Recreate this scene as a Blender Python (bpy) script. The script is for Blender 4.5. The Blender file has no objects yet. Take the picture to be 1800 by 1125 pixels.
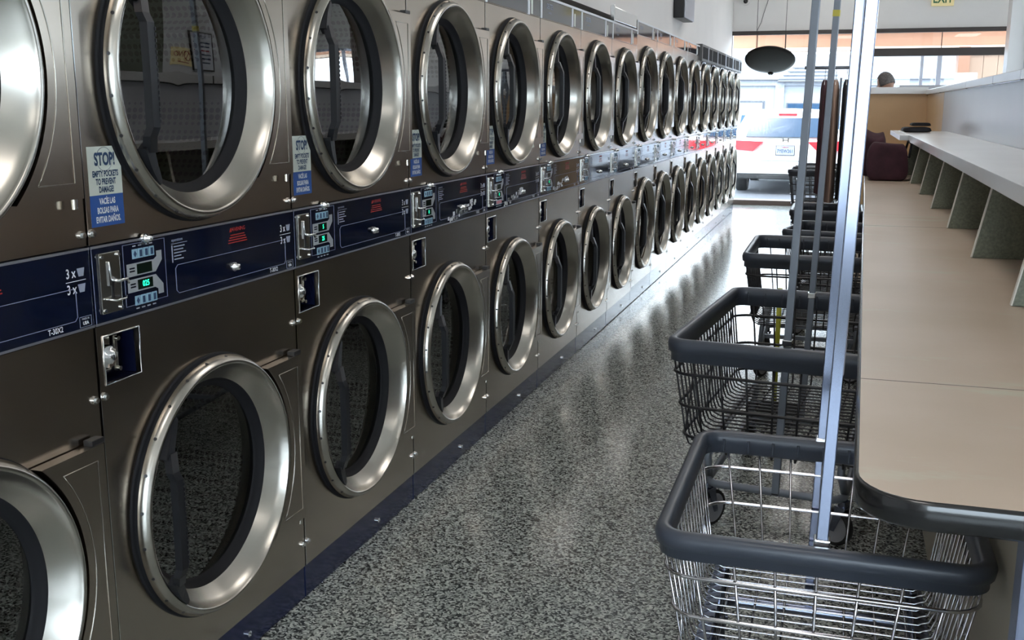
import bpy, bmesh, math, random
from mathutils import Vector, Matrix
random.seed(7)
PI = math.pi
sc = bpy.context.scene
COL = sc.collection

# ------------------------------------------------------------------ camera
F, YAW, PIT, ROLL = 1835.0, 0.30442, 0.20175, 0.0020
cam_d = bpy.data.cameras.new('camera')
cam_d.sensor_width = 36.0
cam_d.lens = F / 1800 * 36
cam_d.clip_start = 0.02
cam = bpy.data.objects.new('camera', cam_d)
COL.objects.link(cam)
fw = Vector((-math.sin(YAW) * math.cos(PIT), math.cos(YAW) * math.cos(PIT), -math.sin(PIT)))
r_ = Vector((math.cos(YAW), math.sin(YAW), 0))
u_ = r_.cross(fw)
r2 = r_ * math.cos(ROLL) + u_ * math.sin(ROLL)
u2 = -r_ * math.sin(ROLL) + u_ * math.cos(ROLL)
M = Matrix((r2, u2, -fw)).transposed().to_4x4()
M.translation = Vector((1.39930, 0, 1.39246))
cam.matrix_world = M
sc.camera = cam

# ------------------------------------------------------------------ world, sun, exposure
sc.view_settings.view_transform = 'Standard'
sc.view_settings.look = 'None'
sc.view_settings.gamma = 1
sc.view_settings.use_curve_mapping = False
sc.view_settings.exposure = 1.05
w = bpy.data.worlds.new('sky'); sc.world = w; w.use_nodes = True
bg = w.node_tree.nodes['Background']
bg.inputs[0].default_value = (0.80, 0.90, 1.0, 1)
bg.inputs[1].default_value = 6.5
sun_d = bpy.data.lights.new('sun', 'SUN'); sun_d.energy = 2.0; sun_d.angle = 0.01; sun_d.color = (1, .95, .88)
sun = bpy.data.objects.new('sun', sun_d); COL.objects.link(sun)
sun.rotation_euler = (math.radians(40), 0, math.radians(-8))

# ------------------------------------------------------------------ materials
def nodes_of(m):
    return m.node_tree.nodes, m.node_tree.links
def mat(name, color, rough=.5, metal=0.0, spec=.5, emit=None, estr=0, coat=0, noise=None, bump=None):
    m = bpy.data.materials.new(name); m.use_nodes = True
    n, l = nodes_of(m); b = n['Principled BSDF']
    b.inputs['Base Color'].default_value = (*color, 1)
    b.inputs['Roughness'].default_value = rough
    b.inputs['Metallic'].default_value = metal
    b.inputs['Specular IOR Level'].default_value = spec
    if coat: b.inputs['Coat Weight'].default_value = coat; b.inputs['Coat Roughness'].default_value = .06
    if emit:
        b.inputs['Emission Color'].default_value = (*emit, 1); b.inputs['Emission Strength'].default_value = estr
    if noise:   # (scale, amount, stretch vector)
        tc = n.new('ShaderNodeTexCoord'); mp = n.new('ShaderNodeMapping'); nz = n.new('ShaderNodeTexNoise')
        mp.inputs['Scale'].default_value = noise[2] if len(noise) > 2 else (1, 1, 1)
        nz.inputs['Scale'].default_value = noise[0]; nz.inputs['Detail'].default_value = 5
        l.new(tc.outputs['Object'], mp.inputs[0]); l.new(mp.outputs[0], nz.inputs['Vector'])
        cr = n.new('ShaderNodeValToRGB')
        a = noise[1]
        cr.color_ramp.elements[0].position = .3; cr.color_ramp.elements[1].position = .7
        cr.color_ramp.elements[0].color = (*[max(0, c * (1 - a)) for c in color], 1)
        cr.color_ramp.elements[1].color = (*[min(1, c * (1 + a)) for c in color], 1)
        l.new(nz.outputs['Fac'], cr.inputs[0]); l.new(cr.outputs[0], b.inputs['Base Color'])
        if bump:
            bp = n.new('ShaderNodeBump'); bp.inputs['Strength'].default_value = bump; bp.inputs['Distance'].default_value = .002
            l.new(nz.outputs['Fac'], bp.inputs['Height']); l.new(bp.outputs[0], b.inputs['Normal'])
    return m

def steel(name, color, rough, stretch, amt=.12, aniso=0.0):
    m = mat(name, color, rough, 1.0)
    n, l = nodes_of(m); b = n['Principled BSDF']
    tc = n.new('ShaderNodeTexCoord'); mp = n.new('ShaderNodeMapping'); nz = n.new('ShaderNodeTexNoise')
    mp.inputs['Scale'].default_value = stretch
    nz.inputs['Scale'].default_value = 6; nz.inputs['Detail'].default_value = 6
    l.new(tc.outputs['Object'], mp.inputs[0]); l.new(mp.outputs[0], nz.inputs['Vector'])
    mr = n.new('ShaderNodeMapRange'); mr.inputs['From Min'].default_value = .15; mr.inputs['From Max'].default_value = .85
    mr.inputs['To Min'].default_value = rough * (1 - amt); mr.inputs['To Max'].default_value = rough * (1 + amt)
    l.new(nz.outputs['Fac'], mr.inputs['Value']); l.new(mr.outputs[0], b.inputs['Roughness'])
    # smudges at a larger scale
    n2 = n.new('ShaderNodeTexNoise'); n2.inputs['Scale'].default_value = 3.0; n2.inputs['Detail'].default_value = 4
    l.new(tc.outputs['Object'], n2.inputs['Vector'])
    cr = n.new('ShaderNodeValToRGB'); cr.color_ramp.elements[0].position = .1; cr.color_ramp.elements[1].position = .9
    cr.color_ramp.elements[0].color = (*[c * .80 for c in color], 1); cr.color_ramp.elements[1].color = (*[min(1, c * 1.08) for c in color], 1)
    l.new(n2.outputs['Fac'], cr.inputs[0]); l.new(cr.outputs[0], b.inputs['Base Color'])
    if aniso: b.inputs['Anisotropic'].default_value = aniso
    return m

def glass_mat(name, tint, ior, base=0.0, rough=0.0):
    m = bpy.data.materials.new(name); m.use_nodes = True
    n, l = nodes_of(m); n.remove(n['Principled BSDF'])
    out = n['Material Output']
    tr = n.new('ShaderNodeBsdfTransparent'); tr.inputs[0].default_value = (*tint, 1)
    gl = n.new('ShaderNodeBsdfGlossy'); gl.inputs['Roughness'].default_value = rough
    fr = n.new('ShaderNodeFresnel'); ge = n.new('ShaderNodeNewGeometry')
    m1 = n.new('ShaderNodeMath'); m1.operation = 'MULTIPLY_ADD'; m1.inputs[1].default_value = -2; m1.inputs[2].default_value = 1
    m2 = n.new('ShaderNodeMath'); m2.operation = 'POWER'; m2.inputs[0].default_value = ior
    l.new(ge.outputs['Backfacing'], m1.inputs[0]); l.new(m1.outputs[0], m2.inputs[1]); l.new(m2.outputs[0], fr.inputs['IOR'])
    ad = n.new('ShaderNodeMath'); ad.operation = 'ADD'; ad.inputs[1].default_value = base; ad.use_clamp = True
    mx = n.new('ShaderNodeMixShader')
    l.new(fr.outputs[0], ad.inputs[0]); l.new(ad.outputs[0], mx.inputs[0])
    l.new(tr.outputs[0], mx.inputs[1]); l.new(gl.outputs[0], mx.inputs[2]); l.new(mx.outputs[0], out.inputs['Surface'])
    return m

def floor_mat():
    m = mat('flake_floor', (.3, .3, .3), .2, 0, .5)
    n, l = nodes_of(m); b = n['Principled BSDF']
    tc = n.new('ShaderNodeTexCoord')
    nz = n.new('ShaderNodeTexNoise'); nz.inputs['Scale'].default_value = 60; nz.inputs['Detail'].default_value = 1
    mixv = n.new('ShaderNodeVectorMath'); mixv.operation = 'MULTIPLY_ADD'
    mixv.inputs[1].default_value = (.012, .012, .012)
    l.new(tc.outputs['Object'], nz.inputs['Vector']); l.new(nz.outputs['Color'], mixv.inputs[0]); l.new(tc.outputs['Object'], mixv.inputs[2])
    v1 = n.new('ShaderNodeTexVoronoi'); v1.inputs['Scale'].default_value = 178; v1.voronoi_dimensions = '2D'
    l.new(mixv.outputs[0], v1.inputs['Vector'])
    sp = n.new('ShaderNodeSeparateColor'); l.new(v1.outputs['Color'], sp.inputs[0])
    cr = n.new('ShaderNodeValToRGB'); cr.color_ramp.interpolation = 'CONSTANT'
    e = cr.color_ramp.elements
    e[0].position = 0; e[0].color = (.040, .045, .045, 1)
    e[1].position = .30; e[1].color = (.17, .18, .17, 1)
    for p, c in ((.46, (.30, .315, .295)), (.64, (.43, .45, .42)), (.82, (.60, .62, .58))):
        q = e.new(p); q.color = (*c, 1)
    l.new(sp.outputs[0], cr.inputs[0]); l.new(cr.outputs[0], b.inputs['Base Color'])
    bp = n.new('ShaderNodeBump'); bp.inputs['Strength'].default_value = .07; bp.inputs['Distance'].default_value = .0015
    n3 = n.new('ShaderNodeTexNoise'); n3.inputs['Scale'].default_value = 45; n3.inputs['Detail'].default_value = 2
    l.new(tc.outputs['Object'], n3.inputs['Vector']); l.new(n3.outputs['Fac'], bp.inputs['Height']); l.new(bp.outputs[0], b.inputs['Normal'])
    b.inputs['Roughness'].default_value = .15
    return m

def drum_mat():
    m = mat('perforated_drum', (.18, .21, .19), .35, 1.0)
    n, l = nodes_of(m); b = n['Principled BSDF']
    tc = n.new('ShaderNodeTexCoord')
    v = n.new('ShaderNodeTexVoronoi'); v.inputs['Scale'].default_value = 55; v.inputs['Randomness'].default_value = .0
    l.new(tc.outputs['Object'], v.inputs['Vector'])
    cr = n.new('ShaderNodeValToRGB'); cr.color_ramp.elements[0].position = .38; cr.color_ramp.elements[1].position = .44
    cr.color_ramp.elements[0].color = (.01, .012, .012, 1); cr.color_ramp.elements[1].color = (.18, .21, .19, 1)
    l.new(v.outputs['Distance'], cr.inputs[0]); l.new(cr.outputs[0], b.inputs['Base Color'])
    return m

def table_mat():
    m = mat('worn_laminate', (.62, .52, .43), .34, 0, .5)
    n, l = nodes_of(m); b = n['Principled BSDF']
    tc = n.new('ShaderNodeTexCoord'); nz = n.new('ShaderNodeTexNoise'); nz.inputs['Scale'].default_value = 2.2; nz.inputs['Detail'].default_value = 8
    l.new(tc.outputs['Object'], nz.inputs['Vector'])
    cr = n.new('ShaderNodeValToRGB'); cr.color_ramp.elements[0].position = .35; cr.color_ramp.elements[1].position = .68
    cr.color_ramp.elements[0].color = (.56, .44, .335, 1); cr.color_ramp.elements[1].color = (.64, .51, .41, 1)
    l.new(nz.outputs['Fac'], cr.inputs[0])
    n2 = n.new('ShaderNodeTexNoise'); n2.inputs['Scale'].default_value = 5; n2.inputs['Detail'].default_value = 10; n2.inputs['Roughness'].default_value = .7
    mp = n.new('ShaderNodeMapping'); mp.inputs['Scale'].default_value = (.5, 1.6, 1); mp.inputs['Location'].default_value = (3.1, .7, 0)
    l.new(tc.outputs['Object'], mp.inputs[0]); l.new(mp.outputs[0], n2.inputs['Vector'])
    c2 = n.new('ShaderNodeValToRGB'); c2.color_ramp.elements[0].position = .56; c2.color_ramp.elements[1].position = .68
    c2.color_ramp.elements[0].color = (0, 0, 0, 1); c2.color_ramp.elements[1].color = (.7, .7, .7, 1)
    l.new(n2.outputs['Fac'], c2.inputs[0])
    mx = n.new('ShaderNodeMix'); mx.data_type = 'RGBA'
    l.new(c2.outputs[0], mx.inputs[0]); l.new(cr.outputs[0], mx.inputs[6]); mx.inputs[7].default_value = (.60, .585, .46, 1)
    l.new(mx.outputs[2], b.inputs['Base Color'])
    return m

M_ = dict(
    steel=steel('brushed_steel', (.52, .455, .39), .23, (1, 1, 1), .06),
    ring=steel('spun_steel', (.50, .475, .43), .27, (1, 1, 1), 0.0),
    ringdark=mat('dark_ring_side', (.16, .155, .16), .3, 1.0),
    chrome=mat('chrome', (.80, .81, .82), .08, 1.0),
    zinc=mat('zinc_plated_tube', (.24, .27, .36), .16, 1.0),
    greypost=mat('grey_post_paint', (.20, .22, .26), .4, .2),
    tin=mat('coin_slide_steel', (.62, .60, .54), .2, 1.0),
    edgewin=mat('matte_black_window', (.006, .006, .008), .75, 0, .15),
    dark=mat('black_plastic', (.012, .012, .014), .38),
    handle=mat('handle_plastic', (.012, .013, .016), .45, 0, .35),
    gasket=mat('rubber_gasket', (.008, .008, .010), .7, 0, .25),
    cabinet=mat('cabinet_paint', (.12, .12, .12), .5),
    navy=mat('navy_panel', (.004, .007, .022), .07, 0, .6, coat=.5),
    navy2=mat('navy_panel_face', (.005, .007, .022), .12, 0, .5),
    kick=mat('navy_kick_plate', (.008, .014, .050), .16, 0, .5),
    white=mat('white_print', (.72, .74, .78), .5),
    pale=mat('pale_print', (.30, .33, .42), .5),
    line=mat('outline_print', (.22, .24, .34), .5),
    red=mat('red_print', (.35, .02, .015), .5),
    grey=mat('grey_print', (.32, .34, .36), .5),
    lcd=mat('display_window', (.004, .012, .008), .15),
    led=mat('green_digits', (.0, .2, .1), .5, emit=(.02, 1, .45), estr=1.1),
    ledr=mat('red_digits', (.3, .0, .0), .5, emit=(1, .12, .10), estr=1.6),
    button=mat('button_blue', (.28, .45, .56), .4),
    buttonr=mat('button_red', (.75, .08, .07), .4),
    stick=mat('sticker_white', (.62, .66, .60), .5),
    stickb=mat('sticker_blue', (.025, .085, .30), .5),
    sticktext=mat('sticker_navy_text', (.02, .05, .12), .5),
    floor=floor_mat(), drum=drum_mat(), table=table_mat(),
    door_glass=glass_mat('dryer_door_glass', (.30, .35, .32), 2.3, .03),
    window_glass=glass_mat('window_glass', (.93, .96, .97), 1.45),
    wall=mat('white_wall_paint', (.70, .67, .65), .6, noise=(3, .02)),
    ceil=mat('ceiling_paint', (.75, .74, .72), .7),
    tan=mat('tan_laminate', (.60, .40, .22), .42, noise=(2, .06)),
    greylam=mat('grey_laminate', (.52, .53, .58), .30, noise=(2, .03)),
    whitelam=mat('white_laminate', (.72, .72, .72), .25, noise=(2, .03)),
    green=mat('speckled_green_laminate', (.17, .185, .135), .45, noise=(120, .25)),
    cream=mat('cream_panel', (.52, .47, .38), .5, noise=(2, .05)),
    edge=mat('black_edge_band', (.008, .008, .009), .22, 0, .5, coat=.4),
    edgewhite=mat('white_edge_strip', (.75, .73, .66), .5),
    rim=mat('bumper_plastic', (.052, .060, .080), .36),
    wireb=mat('black_wire', (.010, .010, .014), .35),
    wirec=mat('chrome_wire', (.62, .62, .66), .14, 1.0),
    tyre=mat('caster_tyre', (.012, .012, .012), .6),
    wheel=mat('caster_wheel', (.28, .28, .30), .4),
    leg=mat('blue_grey_leg', (.20, .23, .33), .4),
    maroon=mat('maroon_cloth', (.055, .018, .028), .85, noise=(12, .3), bump=.4),
    tancloth=mat('tan_cloth', (.42, .28, .22), .85),
    darkcloth=mat('dark_cloth', (.012, .013, .018), .85, noise=(14, .3), bump=.3),
    peach=mat('peach_stucco', (.56, .31, .21), .8, noise=(4, .05)),
    peachd=mat('peach_column', (.25, .13, .085), .8),
    peachp=mat('pale_wall_panel', (.29, .205, .155), .8),
    peachl=mat('pale_peach_panel', (.62, .48, .38), .8),
    conc=mat('pale_concrete', (.62, .61, .58), .8, noise=(3, .05)),
    asph=mat('asphalt', (.07, .073, .085), .8, noise=(30, .15)),
    garage=mat('white_siding', (.20, .215, .245), .7),
    roof=mat('grey_shingle', (.07, .075, .09), .8, noise=(20, .2)),
    sill=mat('brown_sill', (.14, .10, .085), .5),
    frame=mat('dark_window_frame', (.035, .025, .022), .4),
    alum=mat('aluminium_frame', (.45, .46, .52), .35, .8),
    carw=mat('white_car_paint', (.66, .66, .66), .25, 0, .5, coat=1),
    carg=mat('car_window', (.020, .045, .085), .12, 0, .04),
    carb=mat('car_black_trim', (.012, .012, .013), .5),
    light_r=mat('tail_lamp_red', (.60, .02, .03), .2, 0, .5, emit=(1, .05, .06), estr=.25),
    dome=mat('dark_dome', (.018, .017, .016), .30, 0, .4),
    skin=mat('skin', (.42, .24, .17), .55),
    hair=mat('grey_hair', (.12, .11, .11), .8, noise=(60, .4)),
    shirt=mat('dark_shirt', (.05, .05, .07), .85),
    pants=mat('dark_trousers', (.02, .02, .03), .85),
    exit=mat('exit_sign_face', (.75, .62, .32), .4, emit=(.9, .75, .40), estr=.08),
    exitg=mat('exit_green', (.02, .12, .05), .5),
    fill_lamp=mat('fill_light_diffuser', (.9, .9, .9), .5, emit=(1, .95, .90), estr=3.0),  # glowing face of the ceiling lights added to fill the room
    yellow=mat('yellow_green_plastic', (.42, .42, .03), .5),
    tape=mat('yellow_tape', (.50, .42, .05), .5),
)

# ------------------------------------------------------------------ mesh helper
class MB:
    def __init__(s): s.v = []; s.f = []; s.mi = []; s.sm = []; s.mats = []; s.cur = 0; s.T = None
    def m(s, name):
        k = M_[name]
        if k not in s.mats: s.mats.append(k)
        s.cur = s.mats.index(k); return s
    def add(s, vs, fs, smooth=False):
        o = len(s.v)
        s.v += [tuple(s.T @ Vector(p)) if s.T else tuple(p) for p in vs]
        for f in fs: s.f.append([i + o for i in f]); s.mi.append(s.cur); s.sm.append(smooth)
        return s
    def box(s, x0, x1, y0, y1, z0, z1, b=0):
        if b <= 0:
            vs = [(x, y, z) for x in (x0, x1) for y in (y0, y1) for z in (z0, z1)]
            s.add(vs, [(0, 1, 3, 2), (4, 6, 7, 5), (0, 4, 5, 1), (2, 3, 7, 6), (0, 2, 6, 4), (1, 5, 7, 3)])
            return s
        bm = bmesh.new(); bmesh.ops.create_cube(bm, size=1)
        for v in bm.verts: v.co = Vector(((x0 + x1) / 2 + v.co.x * (x1 - x0), (y0 + y1) / 2 + v.co.y * (y1 - y0), (z0 + z1) / 2 + v.co.z * (z1 - z0)))
        bmesh.ops.bevel(bm, geom=list(bm.edges), offset=b, segments=2, profile=.6, affect='EDGES')
        s.frombm(bm, False); return s
    def frombm(s, bm, smooth=True):
        bm.verts.index_update()
        s.add([v.co[:] for v in bm.verts], [[v.index for v in f.verts] for f in bm.faces], smooth); bm.free()
    def tube(s, pts, r, n=6, closed=False, cap=True):
        P = [Vector(p) for p in pts]; N = len(P); vs = []; fs = []
        prev = None
        for i, p in enumerate(P):
            a = P[i - 1] if (i > 0 or closed) else p; c = P[(i + 1) % N] if (i < N - 1 or closed) else p
            t = (c - a).normalized()
            if prev is None:
                up = Vector((0, 0, 1)) if abs(t.z) < .9 else Vector((0, 1, 0)); nrm = t.cross(up).normalized()
            else:
                nrm = (prev - t * prev.dot(t)).normalized()
            prev = nrm; bn = t.cross(nrm)
            for k in range(n):
                a_ = 2 * PI * (k + .5) / n; vs.append(p + (nrm * math.cos(a_) + bn * math.sin(a_)) * r)
        for i in range(N if closed else N - 1):
            j = (i + 1) % N
            for k in range(n): fs.append((i * n + k, i * n + (k + 1) % n, j * n + (k + 1) % n, j * n + k))
        if cap and not closed: fs += [tuple(range(n)), tuple(range((N - 1) * n, N * n))]
        s.add(vs, fs, n > 4); return s
    def lathe(s, prof, c=(0, 0, 0), axis='x', n=64, closed=False, a0=0, a1=2 * PI, smooth=True):
        # prof: (distance along axis, radius)
        vs = []; fs = []; full = abs(a1 - a0 - 2 * PI) < 1e-6; K = n if full else n + 1
        for (h, r) in prof:
            for k in range(K):
                a = a0 + (a1 - a0) * k / n; p, q = r * math.cos(a), r * math.sin(a)
                vs.append({'x': (c[0] + h, c[1] + p, c[2] + q), 'y': (c[0] + p, c[1] + h, c[2] + q), 'z': (c[0] + p, c[1] + q, c[2] + h)}[axis])
        m = len(prof)
        for i in range(m if closed else m - 1):
            j = (i + 1) % m
            for k in range(n): 
                k2 = (k + 1) % K if full else k + 1
                fs.append((i * K + k, i * K + k2, j * K + k2, j * K + k))
        s.add(vs, fs, smooth); return s
    def disc(s, c, r, axis='x', n=48):
        vs = [(0, 0, 0)]
        P = []
        for k in range(n):
            a = 2 * PI * k / n; p, q = r * math.cos(a), r * math.sin(a)
            P.append({'x': (c[0], c[1] + p, c[2] + q), 'y': (c[0] + p, c[1], c[2] + q), 'z': (c[0] + p, c[1] + q, c[2])}[axis])
        s.add(P, [tuple(range(n))]); return s
    def cyl(s, c, r, h0, h1, axis='x', n=16, smooth=True):
        s.lathe([(h0, r), (h1, r)], c, axis, n, smooth=smooth)
        d = {'x': (1, 0, 0), 'y': (0, 1, 0), 'z': (0, 0, 1)}[axis]
        for h in (h0, h1): s.disc(tuple(c[i] + d[i] * h for i in range(3)), r, axis, n)
        return s
    def plate(s, x0, x1, outer, holes=()):
        # plate in the yz plane with holes; outer / holes: lists of (y, z)
        bm = bmesh.new(); E = []
        for lp in [outer] + list(holes):
            vs = [bm.verts.new((x1, y, z)) for y, z in lp]
            E += [bm.edges.new((vs[i], vs[(i + 1) % len(vs)])) for i in range(len(vs))]
        r = bmesh.ops.triangle_fill(bm, use_beauty=True, use_dissolve=False, edges=E)
        fs = [g for g in r['geom'] if isinstance(g, bmesh.types.BMFace)]
        ex = bmesh.ops.extrude_face_region(bm, geom=fs)
        for g in ex['geom']:
            if isinstance(g, bmesh.types.BMVert): g.co.x = x0
        bmesh.ops.recalc_face_normals(bm, faces=bm.faces)
        s.frombm(bm, False); return s
    def prism(s, poly, axis, a, b):
        # poly: 2D points, extruded along axis from a to b
        n = len(poly)
        def P(p, h): return {'x': (h, p[0], p[1]), 'y': (p[0], h, p[1]), 'z': (p[0], p[1], h)}[axis]
        s.add([P(p, a) for p in poly] + [P(p, b) for p in poly],
              [tuple(range(n)), tuple(range(n, 2 * n))] + [(i, (i + 1) % n, n + (i + 1) % n, n + i) for i in range(n)])
        return s
    def mesh(s, name):
        me = bpy.data.meshes.new(name)
        me.from_pydata(s.v, [], s.f)
        for m in s.mats: me.materials.append(m)
        for p, mi, sm in zip(me.polygons, s.mi, s.sm): p.material_index = mi; p.use_smooth = sm
        bm = bmesh.new(); bm.from_mesh(me)
        bmesh.ops.recalc_face_normals(bm, faces=bm.faces); bm.to_mesh(me); bm.free()
        return me
    def build(s, name, parent=None, loc=None):
        o = bpy.data.objects.new(name, s.mesh(name)); COL.objects.link(o)
        if loc: o.location = loc
        if parent: o.parent = parent
        return o

def tag(o, label=None, cat=None, group=None, kind=None):
    if label: o['label'] = label
    if cat: o['category'] = cat
    if group: o['group'] = group
    if kind: o['kind'] = kind
    return o
def thing(name, label, cat, loc=(0, 0, 0), rz=0, group=None):
    o = bpy.data.objects.new(name, None); COL.objects.link(o); o.empty_display_size = .1
    o.location = loc; o.rotation_euler = (0, 0, rz)
    return tag(o, label, cat, group)
def struct(name, mb): return tag(mb.build(name), kind='structure')
def copyo(o, parent):
    c = o.copy(); COL.objects.link(c); c.parent = parent
    for ch in list(o.children): copyo(ch, c)
    return c

_txt = {}
def text_mesh(body, size, sx=1.0, bold=.0):
    k = (body, size, sx, bold)
    if k in _txt: return _txt[k]
    cu = bpy.data.curves.new('t', 'FONT'); cu.body = body; cu.size = size; cu.align_x = 'CENTER'; cu.align_y = 'CENTER'
    cu.resolution_u = 3; cu.offset = bold
    cu.space_line = .9
    o = bpy.data.objects.new('t', cu); COL.objects.link(o)
    dg = bpy.context.evaluated_depsgraph_get(); dg.update()
    me = bpy.data.meshes.new_from_object(o.evaluated_get(dg))
    vs = [(v.co.x * sx, v.co.y) for v in me.vertices]; fs = [list(p.vertices) for p in me.polygons]
    bpy.data.objects.remove(o); bpy.data.curves.remove(cu); bpy.data.meshes.remove(me)
    _txt[k] = (vs, fs); return _txt[k]
def put_text(mb, body, size, c, face='x', sx=1.0, bold=0.0, th=.0006):
    vs, fs = text_mesh(body, size, sx, bold)
    n = len(vs)
    def P(p, h):
        if face == 'x': return (c[0] + h, c[1] + p[0], c[2] + p[1])
        if face == '-x': return (c[0] - h, c[1] - p[0], c[2] + p[1])
        if face == '-y': return (c[0] + p[0], c[1] - h, c[2] + p[1])
    mb.add([P(p, th) for p in vs], fs)

def circ(cy, cz, r, n=64): return [(cy + r * math.cos(2 * PI * k / n), cz + r * math.sin(2 * PI * k / n)) for k in range(n)]
def rect(y0, y1, z0, z1): return [(y0, z0), (y1, z0), (y1, z1), (y0, z1)]

# ------------------------------------------------------------------ setting
XR, YB, YF, ZC = 7.6, -4.2, 15.6, 3.5
struct('floor', MB().m('floor').box(-1.4, XR + .15, YB - .15, YF - .08, -.12, 0))
struct('ceiling', MB().m('ceil').box(-1.4, XR + .15, YB - .15, YF + .25, ZC, ZC + .12))
lw = MB().m('wall')
lw.box(-1.4, -1.25, YB, YF, 0, ZC)                     # wall behind the machines
lw.box(-1.25, -.22, YB, YF, 2.02, ZC)                 # bulkhead above them
lw.box(-1.25, -.22, 14.56, YF - .1, 0, 2.02)
struct('wall_left', lw)
fwl = MB().m('wall')
fwl.box(-1.4, XR + .15, YF, YF + .15, 2.44, ZC)
fwl.box(-1.4, -.22, YF, YF + .15, 0, 2.44)
fwl.box(3.42, 5.3, YF, YF + .15, 0, 2.44); fwl.box(7.1, XR + .15, YF, YF + .15, 0, 2.44)
fwl.box(5.3, 7.1, YF, YF + .15, 0, 1.62); fwl.box(5.3, 7.1, YF, YF + .15, 2.30, 2.44)
struct('wall_front', fwl)
bw = MB().m('wall')
bw.box(-1.4, 1.0, YB - .15, YB, 0, ZC); bw.box(5.2, XR + .15, YB - .15, YB, 0, ZC); bw.box(1.0, 5.2, YB - .15, YB, 2.5, ZC)
bw.box(1.0, 5.2, YB - .15, YB, 0, .5)
struct('wall_back', bw)
rw = MB().m('wall')
wins = [(.6, 3.8), (5.4, 8.6), (10.2, 13.4)]
ys = [YB] + [q for p in wins for q in p] + [YF]
for i in range(0, len(ys), 2): rw.box(XR, XR + .15, ys[i], ys[i + 1], 0, ZC)
for a, b in wins: rw.box(XR, XR + .15, a, b, 0, 1.35); rw.box(XR, XR + .15, a, b, 2.55, ZC)
struct('wall_right', rw)
struct('trim_1', MB().m('sill').box(-.22, 3.42, YF - .08, YF + .15, -.02, .07, .006))        # sill of the shop window
struct('trim_2', MB().m('frame').box(-.24, 3.44, YF - .05, YF + .02, 2.385, 2.44, .004))     # head of the shop window
# shop window, door transom, glazing
wf = MB().m('frame')
wf.box(-.235, -.215, YF - .03, YF + .02, .07, 2.39)
wf.box(3.40, 3.43, YF - .03, YF + .02, .07, 2.39)
wf.box(1.62, 3.40, YF - .04, YF + .03, 2.075, 2.18)
wf.m('alum')
for x, wd in ((1.60, .03), (2.55, .03), (2.33, .02)): wf.box(x - wd, x + wd, YF - .035, YF + .025, .07, 2.08)
wf.m('frame')
for x in (.13, .52, 2.56): wf.box(x - .005, x + .005, YF - .01, YF + .01, 2.08 if x > 1 else 2.18, 2.39)
wfo = struct('window_1', wf)
gl = MB().m('window_glass').box(-.215, 3.40, YF, YF + .006, .07, 2.385).build('pane', wfo)
for i, (a, b) in enumerate(wins):
    f = MB().m('alum')
    f.box(XR + .03, XR + .09, a, a + .05, 1.35, 2.55); f.box(XR + .03, XR + .09, b - .05, b, 1.35, 2.55)
    f.box(XR + .03, XR + .09, (a + b) / 2 - .025, (a + b) / 2 + .025, 1.35, 2.55)
    f.box(XR + .03, XR + .09, a, b, 1.35, 1.40); f.box(XR + .03, XR + .09, a, b, 2.50, 2.55)
    fo = struct('window_%d' % (i + 2), f)
    MB().m('window_glass').box(XR + .055, XR + .061, a + .05, b - .05, 1.40, 2.50).build('pane', fo)
f = MB().m('alum')
for x in (5.3, 6.28, 7.06): f.box(x, x + .04, YF + .03, YF + .08, 1.62, 2.30)
f.box(5.3, 7.1, YF + .03, YF + .08, 1.62, 1.66).box(5.3, 7.1, YF + .03, YF + .08, 2.26, 2.30)
fo = struct('window_6', f)
MB().m('window_glass').box(5.34, 7.06, YF + .05, YF + .056, 1.66, 2.26).build('pane', fo)
f = MB().m('alum')
for x in (1.0, 2.37, 3.74, 5.14): f.box(x, x + .06, YB - .1, YB - .04, .5, 2.5)
f.box(1, 5.2, YB - .1, YB - .04, .5, .56); f.box(1, 5.2, YB - .1, YB - .04, 2.44, 2.5)
fo = struct('window_5', f)
MB().m('window_glass').box(1.06, 5.14, YB - .075, YB - .069, .56, 2.44).build('pane', fo)

# ------------------------------------------------------------------ outside
struct('pavement', MB().m('conc').box(-8, 14, YF + .15, 17.1, -.14, -.06))
struct('parking_lot', MB().m('asph').box(-30, 40, 17.1, 60, -.24, -.14))
struct('ground', MB().m('conc').box(-40, 50, -40, YF + .15, -.30, -.15))
fa = MB().m('peach'); fa.box(-6, 9, 17.4, 17.7, 2.30, 2.50, .01); fa.m('peachl'); fa.box(-6, 9, 17.35, 17.75, 2.25, 2.30)
fa.m('peachl'); fa.box(-6, 9, 17.2, 17.75, 2.50, 2.62)
tag(fa.build('walkway_beam'), 'long peach stucco beam across the top of the shop window outside', 'beam')
pw = MB().m('peachd'); pw.box(2.94, 3.10, 17.3, 17.7, -.06, 2.28)
pw.m('peachp')
for k in range(5): pw.box(3.105 + k * .20, 3.30 + k * .20, 17.45, 17.6, -.06, 2.28)
pw.m('peachd'); pw.box(3.10, 4.2, 17.6, 17.7, -.06, 2.28)
tag(pw.build('stucco_wall'), 'peach wall with upright pale panels outside, right of the glass door', 'wall')
gb = thing('garage_building', 'low white building with grey shingle roof across the car park', 'building', (-.6, 34, -.14))
MB().m('garage').box(-9, 9, 0, 8, 0, 2.33).box(-9, 9, -.08, 0, 2.18, 2.36).box(-.15, .12, -.1, 0, 0, 2.3).build('wall', gb)
rf = MB().m('roof'); rf.prism([(-.2, 2.36), (4, 3.3), (8.2, 2.36)], 'x', -9.2, 9.2); rf.build('roof', gb)
gd = MB().m('roof').box(-.9 - .9, -.9 + .45, -.02, .0, 0, 1.72); gd.m('garage').box(-1.72, -.52, -.04, -.02, 0, 1.66).build('garage_door', gb)
gw = MB().m('roof').box(.2, 1.5, -.03, 0, 1.35, 1.66); gw.m('carg').box(.24, 1.46, -.035, -.03, 1.38, 1.63).build('window', gb)
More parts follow.
